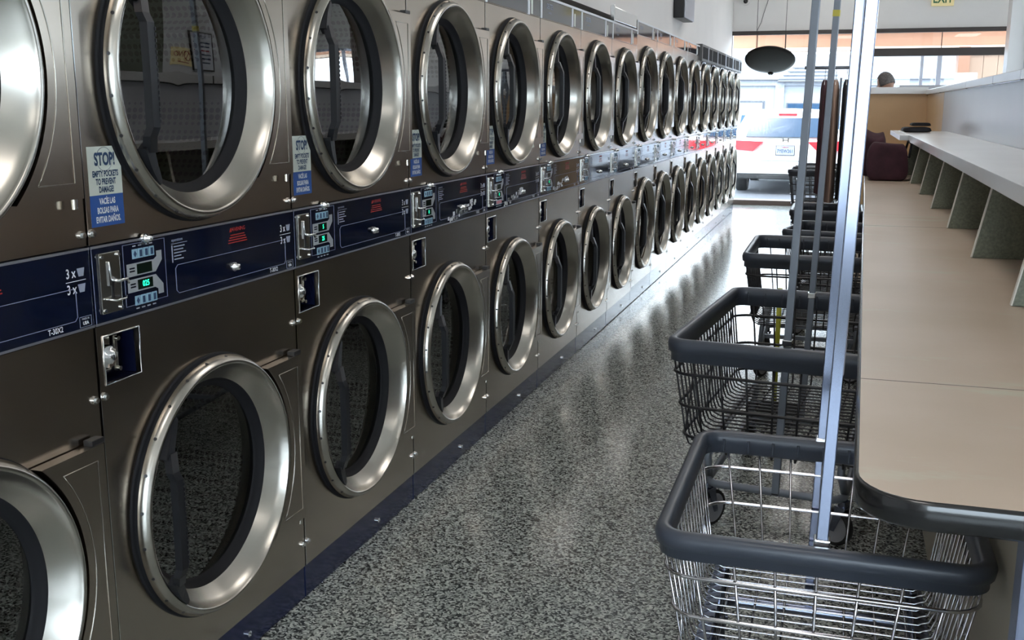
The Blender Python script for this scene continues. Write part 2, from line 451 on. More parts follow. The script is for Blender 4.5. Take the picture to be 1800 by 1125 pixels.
dm = MB().m('garage'); dm.prism([(-.1, 2.3), (.55, 2.78), (1.3, 2.78), (1.9, 2.3)], 'y', -.3, 2.4)
dm.m('roof')
for k in range(4): dm.box(-.05 + k * .13, 1.8 - k * .13, -.33, -.30, 2.35 + k * .11, 2.38 + k * .11)
dm.build('dormer', gb)

# the parked car (seen from behind)
car = thing('car', 'white minivan parked outside with its tailgate towards the shop window', 'car', (.40, 19.3, -.14))
bmc = bmesh.new()
prof = [(.00, .34), (-.02, .62), (.03, .88), (.10, .98), (.30, 1.40), (.42, 1.475), (1.3, 1.51), (2.6, 1.46), (3.35, 1.08), (4.35, .88), (4.6, .62), (4.58, .30), (2.2, .24), (.10, .27)]
rings = []
for x, sc_, dz in ((-.95, .90, 0), (-.90, .98, 0), (-.70, 1, 0), (0, 1, 0), (.70, 1, 0), (.90, .98, 0), (.95, .90, 0)):
    vs = []
    for (y, z) in prof:
        xx = x
        if z > .95: xx = x * (1 - .24 * min(1, (z - .95) / .5) * (abs(x) / .95))
        yy = 2.3 + (y - 2.3) * (1 - (.045 if abs(x) > .85 else 0))
        if z > 1.4: zz = z - .05 * (abs(x) / .95) ** 3
        else: zz = z
        vs.append(bmc.verts.new((xx, yy, zz)))
    rings.append(vs)
for a, b in zip(rings, rings[1:]):
    for i in range(len(prof)): bmc.faces.new((a[i], a[(i + 1) % len(prof)], b[(i + 1) % len(prof)], b[i]))
bmc.faces.new(rings[0]); bmc.faces.new(rings[-1][::-1])
bmesh.ops.recalc_face_normals(bmc, faces=bmc.faces)
b_ = MB().m('carw'); b_.frombm(bmc, True); body = b_.build('body', car)
md = body.modifiers.new('b', 'BEVEL'); md.width = .03; md.segments = 2; md.limit_method = 'ANGLE'; md.angle_limit = .6
gv = MB().m('carg')
for inset, dd in ((0, 0),):
    a = [(-.70, .083, 1.0), (-.60, .235, 1.33), (.60, .235, 1.33), (.70, .083, 1.0)]
    off = Vector((0, -.03, .012))
    P = [Vector(p) + off for p in a]; Q = [Vector(p) + off * .0 + Vector((0, .03, 0)) for p in a]
    gv.add(P + Q, [(0, 1, 2, 3), (4, 5, 6, 7), (0, 1, 5, 4), (1, 2, 6, 5), (2, 3, 7, 6), (3, 0, 4, 7)])
gv.build('rear_window', car)
for sx in (-1, 1):
    t_ = MB().m('light_r')
    poly = [(.38, .93), (.96, .95), (.965, .79), (.56, .76)]
    t_.prism([(sx * p, q) for p, q in poly], 'y', -.035, .12); t_.build('tail_lamp', car)
    s_ = MB().m('carg'); s_.prism([(.5, 1.02), (1.1, 1.38), (2.9, 1.36), (3.4, 1.08), (3.3, 1.0), (.6, 1.0)], 'x', sx * .80, sx * .885); s_.build('side_window', car)
MB().m('light_r').box(-.16, .16, .26, .30, 1.385, 1.42).build('brake_lamp', car)
pl = MB().m('pale').box(-.155, .155, -.045, -.02, .70, .86, .004); pl.m('carb').box(-.165, .165, -.04, -.018, .69, .70).box(-.165, .165, -.04, -.018, .86, .87).box(-.165, -.155, -.04, -.018, .69, .87).box(.155, .165, -.04, -.018, .69, .87)
pl.m('sticktext'); put_text(pl, '7YEW261', .085, (0, -.046, .765), '-y', .8, .001); pl.m('red'); put_text(pl, 'California', .03, (0, -.046, .835), '-y', 1, .0005)
pl.build('number_plate', car)
bu = MB().m('carw').box(-.93, .93, -.10, .2, .36, .62, .05); bu.m('carb').box(-.90, .90, -.09, .2, .27, .36, .02); bu.m('grey').box(-.5, .5, -.105, -.09, .60, .612); bu.build('bumper', car)
em = MB().m('chrome')
for bx in ((-.055, -.035, .93, 1.0), (.035, .055, .93, 1.0), (-.04, .04, .958, .974)): em.box(bx[0], bx[1], -.035, -.01, bx[2] - .01, bx[3] - .01)
em.build('emblem', car)
for sx in (-1, 1):
    for y in (.85, 3.75):
        wl = MB().m('tyre'); wl.lathe([(-.11, .2), (-.11, .31), (-.08, .335), (.08, .335), (.11, .31), (.11, .2)], (sx * .80, y, .335), 'x', 32, closed=True)
        wl.m('alum').cyl((sx * .80, y, .335), .2, -.09, .09, 'x', 24); wl.build('wheel', car)

# ------------------------------------------------------------------ stacked dryers
W = .80; S1 = 1.68468
ZLO, ZBB, ZBT = .1003, .961, 1.122

def door_meshes(R):
    k = R / .311
    ring = MB().m('ring')
    ring.m('gasket').lathe([(-.004, .317 * k), (.004, .3165 * k), (.006, .312 * k), (.006, .3050 * k), (.015, .3050 * k)], n=96)  # flange and gap behind the ring: rubber, with the gap's shade coloured black
    ring.m('ring'); ring.lathe([(.014, .3050 * k), (.0145, .3110 * k), (.0165, .3122 * k), (.0335, .3040 * k), (.0345, .3025 * k), (.0375, .3010 * k), (.0390, .2985 * k), (.0395, .2955 * k), (.0388, .2925 * k), (.0365, .2905 * k), (.0325, .2895 * k), (.014, .276 * k), (-.012, .252 * k)], n=96)
    ring.m('dark')
    for j in range(24):
        a = 2 * PI * (j + .5) / 24
        ring.T = Matrix.Translation(Vector((.0250, .3081 * k * math.cos(a), .3081 * k * math.sin(a)))) @ Matrix.Rotation(a, 4, 'X') @ Matrix.Rotation(math.radians(-26), 4, 'Z')
        ring.cyl((0, 0, 0), .0038, -.003, .0008, 'y', 8); ring.T = None
    gask = MB().m('gasket'); gask.lathe([(-.012, .252 * k), (-.016, .250 * k), (-.030, .240 * k), (-.033, .232 * k), (-.037, .232 * k), (-.037, .262 * k), (-.012, .262 * k)], n=72, closed=True)
    glass = MB().m('door_glass'); glass.lathe([(-.0340, .0005), (-.0335, .12), (-.0340, .236 * k)], n=72)
    # handle on the left side of the ring
    h = MB().m('handle')
    ri = .288 * k
    def P(a, x, dr=0): return Vector((x, -(ri + dr) * math.cos(a), (ri + dr) * math.sin(a)))
    for s_ in (1, -1):
        pts = [P(s_ * math.radians(q), .036, -.004) for q in (50, 46, 42, 38, 34, 30)]
        ex = [(-.012 * t) for t in (0, .6, 1.0, 1.2, 1.3, 1.2)]
        # tapering blade that follows the inside of the ring
        vs = []; fs = []
        for i, p in enumerate(pts):
            a = math.radians((50, 46, 42, 38, 34, 30)[i]) * s_
            wdt = (.004, .012, .016, .019, .021, .021)[i]; zt = (.003, .006, .009, .013, .017, .020)[i]
            inw = Vector((0, math.cos(a), -math.sin(a)))
            vs += [p - inw * .006, p - inw * .006 + Vector((zt, 0, 0)), p + inw * wdt + Vector((zt, 0, 0)), p + inw * wdt - Vector((.004, 0, 0))]
        for i in range(5):
            for q in range(4): fs.append((i * 4 + q, i * 4 + (q + 1) % 4, i * 4 + 4 + (q + 1) % 4, i * 4 + 4 + q))
        fs += [(0, 1, 2, 3), (20, 21, 22, 23)]
        h.add(vs, fs)
    e1 = P(math.radians(34), .048, -.014); e2 = P(-math.radians(34), .048, -.014)
    z1, z2 = .108 * k, -.108 * k; yb = -.247 * k
    path = [e1, Vector((.068, yb - .004, z1 + .012)), Vector((.074, yb, z1 - .006)), Vector((.075, yb, 0)), Vector((.074, yb, z2 + .006)), Vector((.068, yb - .004, z2 - .012)), e2]
    vs = []; fs = []
    for i, p in enumerate(path):
        a, b = (.0115, .009)
        vs += [p + Vector((-b, -a, 0)), p + Vector((b, -a, 0)), p + Vector((b, a, 0)), p + Vector((-b, a, 0))]
    for i in range(len(path) - 1):
        for q in range(4): fs.append((i * 4 + q, i * 4 + (q + 1) % 4, i * 4 + 4 + (q + 1) % 4, i * 4 + 4 + q))
    fs += [(0, 1, 2, 3), tuple(range(len(vs) - 4, len(vs)))]
    h.add(vs, fs)
    for q in range(17):   # grip ribs
        z = z1 - .018 - q * (z1 - z2 - .036) / 16
        h.box(.070, .0855, yb + .010, yb + .0125, z - .0035, z + .0035)
    # hinge plate right of the ring
    hp = MB().m('steel')
    hy = .388
    hole = [(.317 * k * math.cos(a), .317 * k * math.sin(a)) for a in [math.radians(-46 + 92 * i / 24) for i in range(25)]]
    hz = .232 * k
    # outline: arc then the far rectangle
    outer = [p for p in hole if abs(p[1]) < hz]
    y_top = math.sqrt(max(0, (.317 * k) ** 2 - hz ** 2))
    outer = [(y_top, -hz)] + outer + [(y_top, hz), (hy, hz), (hy, -hz)]
    hp.plate(.004, .030, outer)
    # embossed outline
    r_e = .338 * k
    ya = math.sqrt(max(0, r_e ** 2 - (hz - .030) ** 2))
    arc = [(.0305, r_e * math.cos(a), r_e * math.sin(a)) for a in [math.asin((hz - .03) / r_e) * (1 - 2 * i / 20) for i in range(21)]]
    pth = arc + [(.0305, hy - .022, -hz + .030), (.0305, hy - .022, hz - .030)]
    hp.m('ring').tube(pth, .0012, 6, closed=True)
    hp.m('steel')
    hg = MB().m('dark'); hg.box(.006, .028, hy - .030, hy + .006, hz, hz + .012, .002)
    hg2 = MB().m('tin').cyl((.016, hy - .012, 0), .006, -hz - .02, -hz, 'z', 10)
    return [(n, b.mesh(n)) for n, b in (('gasket', gask), ('door_glass', glass), ('handle', h), ('hinge_plate', hp), ('hinge', hg), ('hinge_pin', hg2))], ring.mesh('door')

DOORS = {.311: door_meshes(.311), .335: door_meshes(.335)}

def bolts(mb, pts, x=.004, r=.0085):
    for (y, z) in pts:
        mb.cyl((0, y, z), r, 0, x, 'x', 12); mb.cyl((0, y, z), r * .62, x, x + .005, 'x', 6, smooth=False)

def make_dryer_parts(kind):
    """meshes shared between dryers of one kind: list of (name, mesh, loc, children)"""
    A = kind == 'A'
    H = 1.905 if A else 1.972
    R = .311 if A else .335
    zu, zl = (1.452, .503) if A else (1.480, .548)
    ZS = 1.800 if A else 1.877
    kz = ZLO if A else .118
    y0, y1 = .0025, W - .0025
    out = []
    cab = MB().m('cabinet')
    cab.box(-.95, -.012, y0, y0 + .02, .02, H - .01); cab.box(-.95, -.012, y1 - .02, y1, .02, H - .01)
    cab.box(-.95, -.012, y0, y1, H - .03, H - .01); cab.box(-.97, -.95, y0, y1, .02, H - .01); cab.box(-.95, -.03, y0, y1, .02, .05)
    cab.box(-.95, -.03, y0, y1, 1.02, 1.06)
    out.append(('cabinet', cab.mesh('cabinet'), None, []))
    cy = .378
    up = MB().m('steel'); up.plate(-.012, 0, rect(y0, y1, ZBT + .002, ZS - .002), [circ(cy, zu, .275)])
    up.m('chrome').box(-.004, .0012, y0, y0 + .0022, ZBT + .002, ZS - .002)
    out.append(('upper_front_panel', up.mesh('upper_front_panel'), None, []))
    lp = MB().m('steel')
    ry0, ry1, rz0, rz1 = .022, .135, ZBB - .124, ZBB - .024
    lp.plate(-.012, 0, rect(y0, y1, kz + .002, ZBB - .002), [circ(cy, zl, .275), rect(ry0, ry1, rz0, rz1)])
    lp.m('chrome').box(-.004, .0012, y0, y0 + .0022, kz + .002, ZBB - .002)
    out.append(('lower_front_panel', lp.mesh('lower_front_panel'), None, []))
    # coin box recess with its lock
    cb = MB().m('chrome')
    cb.tube([(.001, ry0, rz0), (.001, ry1, rz0), (.001, ry1, rz1), (.001, ry0, rz1)], .0022, 6, closed=True)
    cb.m('navy2'); cb.box(-.075, -.070, ry0 - .004, ry1 + .004, rz0 - .004, rz1 + .004)
    cb.box(-.07, -.001, ry0 - .006, ry0 - .001, rz0, rz1).box(-.07, -.001, ry1 + .001, ry1 + .006, rz0, rz1).box(-.07, -.001, ry0, ry1, rz0 - .005, rz0 - .001).box(-.07, -.001, ry0, ry1, rz1 + .001, rz1 + .005)
    lk = MB().m('tin'); cyl_y = ry0 + .034; cz = (rz0 + rz1) / 2
    lk.box(-.068, -.030, ry0 + .004, ry0 + .062, rz0 + .012, rz1 - .008, .006)
    lk.m('chrome').lathe([(-.03, .026), (-.020, .026), (-.012, .022), (-.012, .015), (-.004, .014), (-.003, .0)], (0, cyl_y, cz), 'x', 24)
    lk.m('dark').box(-.004, -.0015, cyl_y - .0015, cyl_y + .0015, cz - .006, cz + .006)
    lk.m('tin').box(-.03, -.024, ry0 + .066, ry0 + .074, rz0 + .014, rz1 - .012)
    lk.cyl((0, ry0 + .070, rz0 + .018), .005, -.026, -.016, 'x', 8).cyl((0, ry0 + .070, rz1 - .018), .005, -.026, -.016, 'x', 8)
    out.append(('coin_box', cb.mesh('coin_box'), None, [('lock', lk.mesh('lock'), None)]))
    # kick plate
    kp = MB().m('kick'); kp.box(-.025, -.004, y0, y1, .004, kz, .002)
    kb = MB().m('chrome'); kb.cyl((-.004, .493, .047), .0085, 0, .007, 'x', 12)
    out.append(('kick_plate', kp.mesh('kick_plate'), None, [('bolt', kb.mesh('bolt'), None)]))
    for (z) in (1.146, .815, .174):
        for y in (.0145, W - .0145):
            b = MB().m('chrome'); bolts(b, [(y, z)]); out.append(('bolt', b.mesh('bolt'), None, []))
    # drums
    for z in (zu, zl):
        d = MB().m('gasket'); d.lathe([(-.040, .27), (-.09, .27), (-.09, .355), (-.12, .36)], (0, cy, z), 'x', 48)
        d.m('drum'); d.lathe([(-.12, .36), (-.78, .36), (-.80, .0)], (0, cy, z), 'x', 48)
        for j in range(3):
            a = 2 * PI * j / 3 + .4
            d.T = Matrix.Translation(Vector((0, cy, z))) @ Matrix.Rotation(a, 4, 'X')
            d.prism([(.36, -.03), (.36, .03), (.285, .008), (.285, -.008)], 'x', -.76, -.14); d.T = None
        out.append(('drum', d.mesh('drum'), None, []))
    # control panel
    zb, zt = ZBB, ZBT; x = .004
    cp = MB().m('navy'); cp.box(-.010, x, y0, y1, zb, zt, .001)
    cp.m('alum').box(-.010, x + .0012, y0, y1, zt - .0055, zt - .001).box(-.010, x + .0012, y0, y1, zb + .001, zb + .0055)
    cp.m('line').box(x, x + .0006, y0 + .001, y0 + .0024, zb + .005, zt - .005)
    # outlined service cover
    ln = [(.280, zb + .023), (.745, zb + .023), (.752, zb + .030), (.752, zb + .079), (.745, zb + .086), (.280, zb + .086), (.272, zb + .079), (.272, zb + .030)]
    cp.tube([(x + .0004, a, b) for a, b in ln], .0009, 4, closed=True)
    ln = [(.098, zb + .023), (.237, zb + .023), (.237, zt - .010), (.098, zt - .010)]
    cp.tube([(x + .0004, a, b) for a, b in ln], .0008, 4, closed=True)
    subs = []
    # printing
    pr = MB().m('white')
    for z in (zt - .045, zt - .076):
        put_text(pr, '3 x', .026, (x, .742, z), 'x', .8, .0004)
        pr.m('pale'); pr.prism([(.764, z - .008), (.777, z - .008), (.781, z + .008), (.760, z + .008)], 'x', x, x + .0006); pr.m('white')
    pr.box(x, x + .0006, .728, .783, zt - .0612, zt - .0600)
    put_text(pr, 'T-30X2' if A else 'T-50X2', .012, (x, .705, zb + .0065), 'x', 1, .0002) if False else None
    put_text(pr, 'T-30X2', .0150, (x, .690, zb + .0145), 'x', .85, .0003)
    pr.m('pale'); ln = [(.757, zb + .008), (.790, zb + .008), (.790, zb + .028), (.757, zb + .028)]
    pr.m('white'); put_text(pr, 'MADE IN', .0058, (x, .7735, zb + .0235), 'x', .9, 0); put_text(pr, 'USA', .009, (x, .7735, zb + .0150), 'x', 1, .0004)
    pr.m('pale'); pr.tube([(x + .0003, a, b) for a, b in ln], .0006, 4, closed=True)
    put_text(pr, 'operations', .0095, (x, .283, zt - .019), 'x', 1, .0001)
    pr.box(x, x + .0005, .262, .320, zt - .0275, zt - .0265)
    for j, wd in enumerate((.040, .034, .044, .026, .034)):
        pr.box(x, x + .0005, .270, .270 + wd, zt - .035 - j * .007, zt - .0325 - j * .007)
    pr.box(x, x + .0005, .262, .2655, zt - .068, zt - .030)
    pr.m('red'); put_text(pr, 'WARNING', .013, (x, .530, zt - .022), 'x', 1, .0004)
    pr.prism([(.492, zt - .027), (.502, zt - .027), (.497, zt - .017)], 'x', x, x + .0006)
    for j, wd in enumerate((.062, .070, .080, .084)): pr.box(x, x + .0005, .527 - wd / 2, .527 + wd / 2, zt - .036 - j * .006, zt - .0335 - j * .006)
    subs.append(('printed_legend', pr.mesh('printed_legend'), None))
    # coin slide
    cs = MB().m('tin'); ca, cb_ = .021, .083; c0, c1 = zb + .022, zt - .017
    cs.box(x, x + .004, ca, cb_, c0, c1, .0012)
    cs.m('ringdark').box(x + .004, x + .007, ca + .022, ca + .030, c0 + .055, c1 - .020).m('dark').box(x + .004, x + .0055, ca + .030, ca + .037, c0 + .028, c0 + .062)
    cs.m('chrome')
    for yy in (ca + .006, cb_ - .006):
        for zz in (c0 + .007, c1 - .007): cs.cyl((x + .004, yy, zz), .0038, 0, .004, 'x', 10)
    cs.tube([(x + .005, ca + .028, c1 - .055), (x + .018, ca + .036, c1 - .058), (x + .022, cb_ - .004, c1 - .056), (x + .02, cb_ + .001, c1 - .066)], .0036, 8)
    cs.tube([(x + .005, ca + .010, c0 + .030), (x + .020, ca + .022, c0 + .026), (x + .021, cb_ - .01, c0 + .027), (x + .012, cb_ + .003, c0 + .028)], .0022, 8)
    cs.tube([(x + .006, ca + .024, c1 - .018), (x + .008, ca + .026, c1 - .055)], .002, 6)
    subs.append(('coin_slide', cs.mesh('coin_slide'), None))
    # display board with arrow shaped fields
    db = MB().m('navy2'); db.box(x - .001, x + .0008, .100, .235, zb + .025, zt - .012)
    zc = (zb + zt) / 2
    for s_ in (1, -1):
        zz = zc + s_ * .0165
        db.m('grey')
        poly = [(.106, zz - .0135), (.200, zz - .0135), (.224, zz + .010 * 1), (.224, zz + .030), (.206, zz + .030), (.206, zz + .0185), (.196, zz + .0135), (.106, zz + .0135)]
        if s_ < 0: poly = [(a, 2 * zz - b) for a, b in poly]
        db.prism(poly, 'x', x, x + .0014)
        db.m('lcd').box(x + .001, x + .0019, .138, .188, zz - .0105, zz + .0105)
        db.m('navy2'); 
        for q in (-.004, .002): db.box(x + .001, x + .0017, .114, .131, zz + q, zz + q + .003)
        zr = zc + s_ * .049
        for j in range(4):
            ya = .126 + j * .0185
            db.m('button').box(x, x + .0025, ya, ya + .0165, zr - .010, zr + .010, .0008)
            db.m('sticktext')
            if j == 0: db.prism([(ya + .003, zr), (ya + .008, zr + .007), (ya + .013, zr), (ya + .008, zr - .007)], 'x', x + .0025, x + .003)
            else: db.box(x + .0025, x + .003, ya + .0045, ya + .0125, zr - .007, zr + .007)
            db.m('grey').box(x, x + .0012, ya + .003, ya + .013, zr + s_ * .0165 - .0012, zr + s_ * .0165 + .0012)
    subs.append(('display_board', db.mesh('display_board'), None))
    k1 = MB().m('chrome'); k1.lathe([(0, .011), (.006, .011), (.008, .008), (.016, .0075), (.018, .0)], (x, .503, zb + .050), 'x', 16)
    k1.m('dark').box(x + .0178, x + .0186, .502, .504, zb + .046, zb + .054)
    subs.append(('lock', k1.mesh('lock'), None))
    k2 = MB().m('chrome'); k2.lathe([(0, .010), (.010, .010), (.013, .006), (.020, .006), (.021, .0)], (x, .168, zt - .002), 'x', 14)
    k2.box(x, x + .010, .165, .171, zt - .016, zt - .002)
    subs.append(('knob', k2.mesh('knob'), None))
    out.append(('control_panel', cp.mesh('control_panel'), None, subs))
    return out, R, zu, zl, cy, H, ZS

def top_strip(kind, H, ZS):
    y0, y1 = .0025, W - .0025
    t = MB()
    if kind == 'C':
        t.m('cabinet').box(-.1, .03, y0, y1, 1.83, 1.99, .006)
        g = MB().m('edgewin'); g.box(.03, .034, .06, .42, 1.855, 1.965).m('alum').box(.03, .036, .46, .49, 1.84, 1.98).m('edgewin').box(.03, .034, .52, .76, 1.855, 1.965)
        t.m('chrome').lathe([(.0, .345), (.006, .345), (.006, .385), (.0, .385)], (0, .378, 1.48), 'x', 32, closed=True, a0=.35 * PI * .6, a1=PI - .35 * PI * .6)
        return t.mesh('top_panel'), g.mesh('lint_window')
    t.m('steel').box(-.05, .0, y0, y1, ZS, H)
    t.m('white').box(0, .006, y0, y1, H - .012, H, .001).box(0, .006, .588, .612, ZS, H - .012, .001).box(0, .006, y0, .018, ZS, H - .012, .001)
    g = MB().m('navy').box(0, .003, .020, .586, ZS + .003, H - .013).box(0, .003, .614, y1 - .012, ZS + .003, H - .013)
    g.m('pale'); put_text(g, 'DEXTER', .034, (.003, .16, H - .043), 'x', .9, .0004); put_text(g, 'LAUNDRY', .014, (.003, .16, H - .072), 'x', 1, 0)
    g.m('stick').box(.003, .0036, .640, .668, ZS + .006, H - .035)
    return t.mesh('top_panel'), g.mesh('lint_window')

KINDS = {k: make_dryer_parts(k) for k in 'AB'}
STRIPS = {'A': top_strip('A', KINDS['A'][5], KINDS['A'][6]), 'B': top_strip('B', KINDS['B'][5], KINDS['B'][6]), 'C': top_strip('C', 0, 0)}

def lnk(name, me, parent, loc=None):
    o = bpy.data.objects.new(name, me); COL.objects.link(o); o.parent = parent
    if loc: o.location = loc
    return o

def sticker_mesh(full):
    s = MB(); x = .0006
    a, b, z0, zm, z1 = .018, .117, 1.157, 1.219, 1.314
    if full:
        s.m('stick').box(0, x, a, b, zm, z1); s.m('stickb').box(0, x, a, b, z0, zm)
        s.m('grey'); s.lathe([(x, .024), (x + .0003, .024), (x + .0003, .0225), (x, .0225)], (0, (a + b) / 2, 1.289), 'x', 32, closed=True)
        c = (a + b) / 2; s.m('sticktext')
        put_text(s, 'STOP!', .034, (x, c, 1.288), 'x', .68, .0013, .0009)
        put_text(s, 'EMPTY POCKETS', .0165, (x, c, 1.260), 'x', .62, .0006)
        put_text(s, 'TO PREVENT', .0165, (x, c, 1.2445), 'x', .62, .0006)
        put_text(s, 'DAMAGE!', .0165, (x, c, 1.229), 'x', .62, .0006)
        s.m('white')
        put_text(s, 'VACÍE LAS', .0165, (x, c, 1.206), 'x', .62, .0006)
        put_text(s, 'BOLSAS PARA', .0165, (x, c, 1.188), 'x', .62, .0006)
        put_text(s, 'EVITAR DAÑOS.', .0165, (x, c, 1.170), 'x', .62, .0006)
    else:
        s.m('grey').box(0, x, a, b, z0 + .02, z1)
    return s.mesh('warning_sticker')
STK = {1: sticker_mesh(True), 0: sticker_mesh(False)}

def digits(txt_u, txt_l, red):
    s = MB(); zc = (ZBB + ZBT) / 2
    s.m('ledr' if red else 'led')
    if txt_u: put_text(s, txt_u, .017, (.006, .166, zc + .0165), 'x', .9, .0004)
    if txt_l: put_text(s, txt_l, .017, (.006, .164, zc - .0165), 'x', .9, .0004)
    return s.mesh('led_digits')
DIG = {0: digits('', '025', 0), 1: digits('5', '25', 0), 2: digits('', '8', 0)}

ordn = ['', '', 'second', 'third', 'fourth', 'fifth', 'sixth', 'seventh', 'eighth', 'ninth', 'tenth', 'eleventh', 'twelfth', 'thirteenth', 'fourteenth', 'fifteenth', 'sixteenth']
for i in range(17):
    kd = 'A' if i <= 7 else 'B'
    parts, R, zu, zl, cy, H, ZS = KINDS[kd]
    if i == 0: lab = 'nearest stainless stacked dryer, cut off by the left edge of the photo'
    elif i == 1: lab = 'stacked steel dryer with a fully readable STOP sticker and green 025 on its display'
    elif i == 2: lab = 'stacked steel dryer, second with a STOP sticker, lit green 5 and 25 on its display'
    elif i == 3: lab = 'stacked steel dryer, third along with a STOP sticker, white scrape low on its navy panel'
    elif i == 4: lab = 'stacked steel dryer with red buttons and a torn white label on its navy panel'
    elif i == 7: lab = 'stacked steel dryer with its top cover flap raised, last of the smaller-doored machines'
    elif i == 8: lab = 'first of the taller stacked steel dryers, just beyond the one with the raised flap'
    elif i == 12: lab = 'first stacked dryer from the near end with a black windowed top panel'
    elif i == 16: lab = 'farthest stacked steel dryer, at the end of the row beside the shop window'
    elif i > 12: lab = 'stacked dryer with a black windowed top, %s from the far end of the row' % ordn[17 - i]
    else: lab = 'stacked steel dryer, %s of the row counting from the readable STOP sticker' % ordn[i]
    d = thing('stacked_dryer', lab, 'dryer', (0, S1 + (i - 1) * W, 0), 0, 'stacked tumble dryers along the left wall')
    for (n, me, loc, subs) in parts:
        p = lnk(n, me, d)
        for (sn, sme, sl) in subs: lnk(sn, sme, p)
        if n == 'control_panel' and i < 6: lnk('led_digits', DIG[0 if i == 1 else 1 if i == 2 else 2], p)
        if n == 'control_panel' and i in (3, 4, 5):
            s = MB().m('white'); random.seed(i)
            for q in range(26):
                yy = .24 + .30 * q / 26 + random.uniform(-.01, .01) + (.12 if i == 3 else 0); zz = ZBB + .012 + .0016 * q + random.uniform(-.012, .012)
                s.box(.0042, .0046, yy, yy + random.uniform(.008, .03), max(ZBB + .001, zz), zz + random.uniform(.003, .010) + .006)
            if i == 4:
                s.m('buttonr')
                for j in range(4): s.box(.0066, .0072, .129 + j * .0185, .138 + j * .0185, 1.0415 - .049 - .007, 1.0415 - .049 + .007)
            tag(s.build('torn_label', p), 'torn white remains of a label')
    for z in (zu, zl):
        subs, dm_ = DOORS[R]
        dr = lnk('door', dm_, d, (0, cy, z))
        for (sn, sme) in subs: lnk(sn, sme, dr)
    tk = 'C' if i >= 12 else kd
    tp = lnk('top_panel', STRIPS[tk][0], d); lnk('lint_window', STRIPS[tk][1], tp)
    if 1 <= i <= 5: lnk('warning_sticker', STK[1], d)
    elif i in (6, 7): lnk('warning_sticker', STK[0], d)
    if i == 7:
        fl = MB().m('chrome').box(-.012, .0, .02, .78, 1.915, 1.995, .002).box(-.012, .012, .0, .02, 1.905, 2.0, .002); fl.build('raised_flap', d)

# ------------------------------------------------------------------ laundry carts
def rrect(x0, x1, y0, y1, r, n=6):
    P = []
    for cx, cy, a in ((x1 - r, y1 - r, 0), (x0 + r, y1 - r, 90), (x0 + r, y0 + r, 180), (x1 - r, y0 + r, 270)):
        for k in range(n + 1):
            t = math.radians(a + 90 * k / n); P.append((cx + r * math.cos(t), cy + r * math.sin(t)))
    return P

